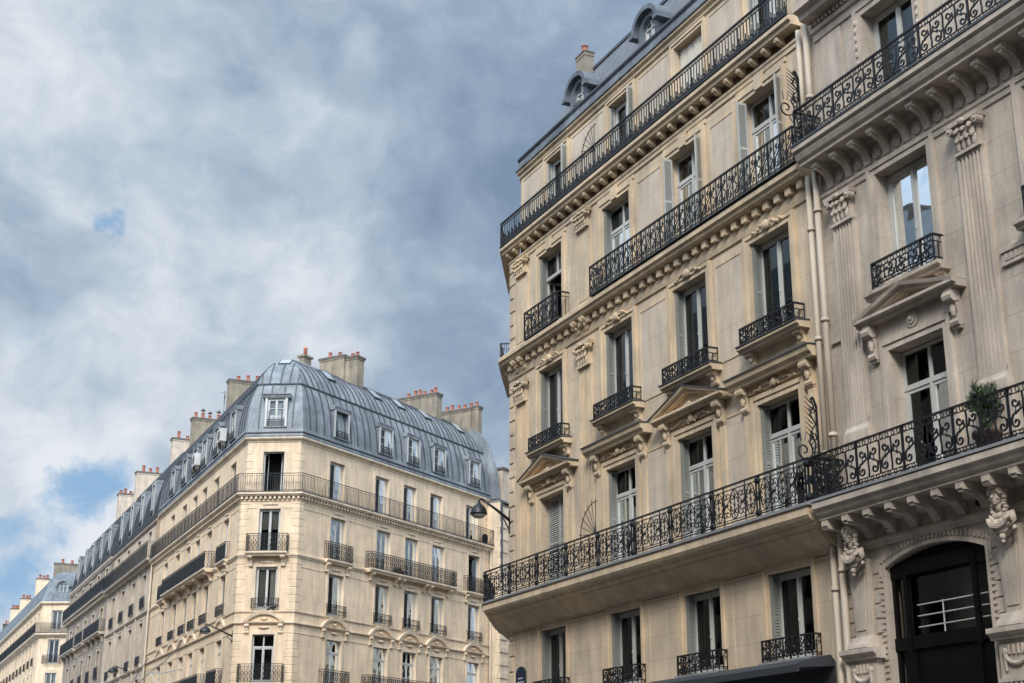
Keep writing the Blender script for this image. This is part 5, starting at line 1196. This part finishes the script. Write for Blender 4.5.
# far building with its own canted front
FF = Frame(94.4, at=F1_.P(-88.0))
G_ = root('distant_corner_building', 'distant ochre corner building with blue-grey roof and round-topped dormer at the left edge', 'building', F1_.P(-88))
Gn = [-91-3.6*k for k in range(20)]
b = wall_mb(-165, -88, 0, 19.7, [(c-.6, c+.6, a, z) for a, z in ((9.5, 12.2), (13.1, 15.6), (16.5, 19.1)) for c in Gn], roomd=1, depth=.3); wall_mb(-165, -88, 19.7, 23.0, [(c-.55, c+.55, 20.0, 22.2) for c in Gn], roomd=1, o=-.15, depth=.3, b=b)
q = wall_mb(0, 4.2, 0, 19.7, [(1.1, 2.3, a, z) for a, z in ((9.5, 12.2), (13.1, 15.6), (16.5, 19.1))], roomd=1, depth=.3); wall_mb(0, 4.2, 19.7, 23.0, [(1.15, 2.3, 20.0, 22.2)], roomd=1, o=-.1, depth=.3, b=q); q.face([(4.2, 0, 0), (7, 8, 0), (7, 8, 23), (4.2, 0, 23)]); b.add(q, F1_.M.inverted() @ FF.M)
part('wall', b.mesh('wall', [stC, room]), G_, F1_.M)
def garound(name, prs, m):
    b = MB(); q = MB()
    for pr in prs: b.prof(pr, -165, -88, 0, .593); q.prof(pr, 0, 4.2, -.593, 0)
    b.add(q, F1_.M.inverted() @ FF.M); return part(name, b.mesh(name, m), G_, F1_.M)
garound('cornice', [[(0, 19.2), (.1, 19.25), (.35, 19.45), (.5, 19.55), (.5, 19.72), (0, 19.75)]], stCt); garound('cornice', [[(-.15, 22.7), (.1, 22.85), (.2, 22.95), (.2, 23.1), (-.15, 23.12)]], stCt)
bG = garound('balcony', [[(0, 19.75), (.55, 19.75), (.55, 19.8), (0, 19.8)]], zincD)
part('railing', rail_mesh('bars', 60, 1.05, 0, (0, 0)), bG, F1_.M @ T(-148+.28, -.48, 19.8)); part('railing', rail_mesh('lattice', 4.4, 1.05, 0, (0, 0)), bG, FF.M @ T(-.28, -.48, 19.8))
for u in Gn[:16]:
    for a, z in ((13.1, 15.6), (16.5, 19.1)):
        w_ = cwindow(F1_, G_, u, a+.02, z-.02, .6, 'key', m=stCt); part('railing', rail_mesh('plain', 1.5, .85, .1, (1, 1)), w_, F1_.M @ T(u-.75, -.2, a))
    cwindow(F1_, G_, u, 20.02, 22.18, .55, 'flat', o=-.15, m=stCt)
for a, z in ((9.5, 12.2), (13.1, 15.6), (16.5, 19.1)):
    w_ = cwindow(FF, G_, 1.7, a+.02, z-.02, .6, 'key', m=stCt); part('railing', rail_mesh('lattice', 2.0, .95, .35, (1, 1)), w_, FF.M @ T(.7, -.4, a))
cwindow(FF, G_, 1.72, 20.02, 22.18, .57, 'flat', o=-.1, m=stCt)
b = MB(); PG = [(.15, 23.1), (.1, 23.25), (-.7, 25.6), (-1.5, 26.5), (-5, 27.0), (-8, 27)]
b.sheet(PG, -165, -88, 0, .593); q = MB(); q.sheet(PG[:4], 0, 4.2, -.593, 0); b.add(q, F1_.M.inverted() @ FF.M)
rG = part('roof', b.mesh('roof', [zincA]), G_, F1_.M); round_dormer(FF, rG, 2.1, 23.3, -.1, w=1.3, h=2.0, d=1.2)
for u, y1, zt, mm in ((-112, 3.3, 29.0, stC), (-95, 5.2, 28.4, render_), (-129, 3.1, 28.7, stC), (-141, 2.9, 28.8, stC), (-150, 3.2, 27.6, soot)): chimney(rG, F1_, u-.5, u, 1.7, y1, 24.5, zt, [(.25, .5, .16, 0), (.55, .4, .16, 0), (.8, .5, .16, 0)], m=mm)
# building seen through the gap on the side street
H_ = root('distant_gap_building', 'small sliver of a distant house with dark eaves in the gap beside the beige building', 'building', F2_.P(40, 2.2))
b = wall_mb(37.5, 60, 0, 28.5, [(u-.6, u+.6, z, z+2.2) for u in (40.5, 44, 48) for z in (16, 20, 24)], o=1.9, roomd=1); b.face([(37.5, -1.9, 0), (37.5, 8, 0), (37.5, 8, 28.5), (37.5, -1.9, 28.5)]); part('wall', b.mesh('wall', [stCt, room]), H_, F2_.M)
b = MB(); b.prof([(0, 28.5), (2.5, 28.5), (2.6, 28.8), (0, 29)], 36.9, 60); b.prof([(2.2, 26), (2.4, 26.2), (2.4, 26.4), (0, 26.4)], 37.3, 60); part('cornice', b.mesh('cornice', soot), H_, F2_.M)
b = MB(); b.sheet([(2.5, 28.8), (-2, 32), (-8, 32)], 37, 60); part('roof', b.mesh('roof', slate), H_, F2_.M)

# ================================================================== street lamps on wall arms, plaque, garland
def wall_lamp(fr, u, z, o_end, dz, label, s=1.0):
    rt = root('wall_lamp', label, 'street lamp', fr.P(u), 'street lamps on wall brackets', z=z)
    M = fr.M @ T(u, 0, z); b = MB()
    b.box(-.05, .05, -.03, 0, -.35, .3); b.tube([(0, 0, .0), (0, -o_end*.5, dz*.52), (0, -o_end, dz)], [.045, .036, .03], 10); b.tube([(0, 0, -.3), (0, -o_end*.35, dz*.36)], .018, 6)
    b.tube([(0, -o_end, dz), (0, -o_end-.07, dz+.02), (0, -o_end-.12, dz-.02), (0, -o_end-.13, dz-.1)], .028, 8)
    part('bracket_arm', b.mesh('bracket_arm', iron, True), rt, M)
    c = (0, -o_end-.13); b = MB(); zt = dz-.08
    b.lathe([(.05*s, zt), (.07*s, zt-.05), (.15*s, zt-.10), (.215*s, zt-.2), (.225*s, zt-.27), (.235*s, zt-.29), (.235*s, zt-.32), (.2*s, zt-.32)], c, 24)
    h = part('lamp_head', b.mesh('lamp_head', iron, True), rt, M)
    b = MB(); b.lathe([(.2*s, zt-.315), (.19*s, zt-.36), (.12*s, zt-.41), (.02, zt-.43)], c, 20); part('diffuser', b.mesh('diffuser', greyP, True), h, M); return rt
wall_lamp(FA, .02, 9.03, .80, .50, 'black street lamp on a bracket at the left corner of the beige building', .98)
wall_lamp(F1_, -.15, 10.35, 1.35, .55, 'black street lamp on a bracket at the canted corner of the cream block', 1.3)
wall_lamp(F1_, -30.0, 10.96, 1.1, .35, 'black street lamp on a bracket of the slate-roofed building, farthest down the street', 1.5)
# street name plate
b = MB(); pa = [(-.33, -.30), (.33, -.30), (.33, .18)]+[(.33*math.cos(R(a)), .18+.22*math.sin(R(a))) for a in range(15, 166, 15)]+[(-.33, .18)]
b.plate(pa, -.03, 0, 1); b.plate([(x*.92, z*.92+.0) for x, z in pa], -.034, -.03, 0)
for z, w_ in ((.06, .16), (-.05, .22)):
    x = -w_
    rp = random.Random(int(z*100)+50)
    while x < w_: dx = rp.uniform(.02, .04); b.box(x, x+dx, -.037, -.034, z-.022, z+.022, 2); x += dx+.014
top('street_name_plate', b.mesh('street_name_plate', [enamel, enamelG, whiteP]), FA.M @ T(.76, -.02, 4.78) @ Matrix.Scale(.88, 4), 'dark blue arched street name plate at the foot of the beige building\'s left corner', 'sign')
# white star-like festive lights across the street
b = MB()
for (x0, z0, o0), (x1, z1, o1) in (((-16.2, 9.75, 1.2), (-7.2, 10.6, 1.2)), ((-16.2, 9.75, 1.2), (-6.9, 9.2, 1.2)), ((-16.2, 9.75, 1.2), (-12, 8.5, 1.2)), ((-26, 9.0, 1.2), (-17, 10.7, 1.2)), ((-26, 9.0, 1.2), (-16.2, 9.75, 1.2))):
    b.tube([(x0, -o0, z0), ((x0+x1)/2, -(o0+o1)/2, (z0+z1)/2-.12), (x1, -o1, z1)], .035, 5)
top('festive_garland', b.mesh('festive_garland', whiteP), F1_.M, 'white star-shaped festive strings hung over the street by the cream block', 'garland')

# ================================================================== ground, road, pavements, far side of the street
b = MB(); b.face([(-600, -600, -.15), (600, -600, -.15), (600, 1200, -.15), (-600, 1200, -.15)]); struct('road', b.mesh('road', asphalt))
b = MB(); b.prof([(0, -.14), (3.6, -.14), (3.6, 0), (0, .0)], -4, 60); struct('pavement', b.mesh('pavement', paveM), FA.M)
b = MB(); b.prof([(0, -.14), (3.4, -.14), (3.4, 0), (0, .0)], -170, 3); struct('far_pavement', b.mesh('far_pavement', paveM), F1_.M)
OPP = Frame(-24.729, 4.6, 0)
for i in range(9):
    x0 = -46+i*18.2; nm = 'opposite_building'; cs = [x0+2.1+3.4*k for k in range(5)]
    Rt = root(nm, 'weathered stone house on the near side of the street, behind the viewer', 'building', OPP.P(x0), 'houses along the near side of the street')
    b = wall_mb(x0, x0+18, 0, 21.5+(i % 3), [(c-.65, c+.65, z, z+2.3) for c in cs for z in (3.3, 6.8, 10.2, 13.5, 17)], roomd=.6, depth=.25)
    b.face([(x0, 0, 0), (x0, 9, 0), (x0, 9, 21.5), (x0, 0, 21.5)]); b.face([(x0+18, 0, 0), (x0+18, 9, 0), (x0+18, 9, 21.5), (x0+18, 0, 21.5)]); b.box(x0, x0+18, 0, 9, 21.3, 21.4+(i % 3))
    for z in (3.1, 6.5, 13.2): b.prof([(0, z), (.3, z+.05), (.35, z+.25), (0, z+.27)], x0, x0+18)
    part('wall', b.mesh('wall', [(stE, stD, stE)[i % 3], room]), Rt, OPP.M)
    b = MB(); b.sheet([(.1, 21.5+(i % 3)), (-1.2, 24.3+(i % 3)), (-5, 25.2+(i % 3))], x0, x0+18); part('roof', b.mesh('roof', zinc), Rt, OPP.M)

for i in range(4):
    x0 = -29-i*17; cs = [x0+2+3.3*k for k in range(5)]
    Rt = root('side_street_house', ['cream', 'grey', 'beige', 'white'][i]+' house of the side street, hidden behind the beige corner building', 'building', FSide.P(x0), 'houses along the hidden side of the side street')
    b = wall_mb(x0, x0+17, 0, 21+i, [(c-.6, c+.6, z, z+2.2) for c in cs for z in (3.3, 6.8, 10.2, 13.5, 17)], roomd=.6, depth=.25); b.box(x0, x0+17, 0, 9, 20.9+i, 21+i)
    for z in (3.1, 6.5, 13.2): b.prof([(0, z), (.3, z+.05), (.35, z+.25), (0, z+.27)], x0, x0+17)
    part('wall', b.mesh('wall', [(stC, stB, stA, stN)[i], room]), Rt, FSide.M)
    b = MB(); b.sheet([(.1, 21+i), (-1.2, 24+i), (-5, 25+i)], x0, x0+17); part('roof', b.mesh('roof', zinc), Rt, FSide.M)

def box_planter(fr, u, o, z, w, lab):
    rt = root('window_box', lab, 'planter', fr.P(u, o), z=z); M = fr.M @ T(u, -o, z); b = MB()
    b.prof([(-.09, 0), (.09, 0), (.11, .2), (-.11, .2)], -w/2, w/2); part('trough', b.mesh('trough', darkpot), rt, M); b = MB(); rp = random.Random(int(u*10))
    for i in range(260):
        p = Vector((rp.uniform(-w/2, w/2), rp.uniform(-.1, .1), .18+rp.random()**2*.22)); d = Vector((rp.uniform(-1, 1), rp.uniform(-1, 1), rp.uniform(-.3, 1.4))).normalized()*rp.uniform(.05, .11); s_ = d.cross(Vector((0, .3, 1))).normalized()*.018
        b.face([p-s_, p+s_, p+d+s_*.3, p+d-s_*.3])
    part('foliage', b.mesh('foliage', leaf), rt, M)
box_planter(F2_, 9.1, .15, 14.76, .8, 'small planted trough on the long balcony of the cream block, between its left windows')
box_planter(FA, 3.4, -.52, 19.62, .4, 'leafy planter in the left round-topped dormer of the beige building')
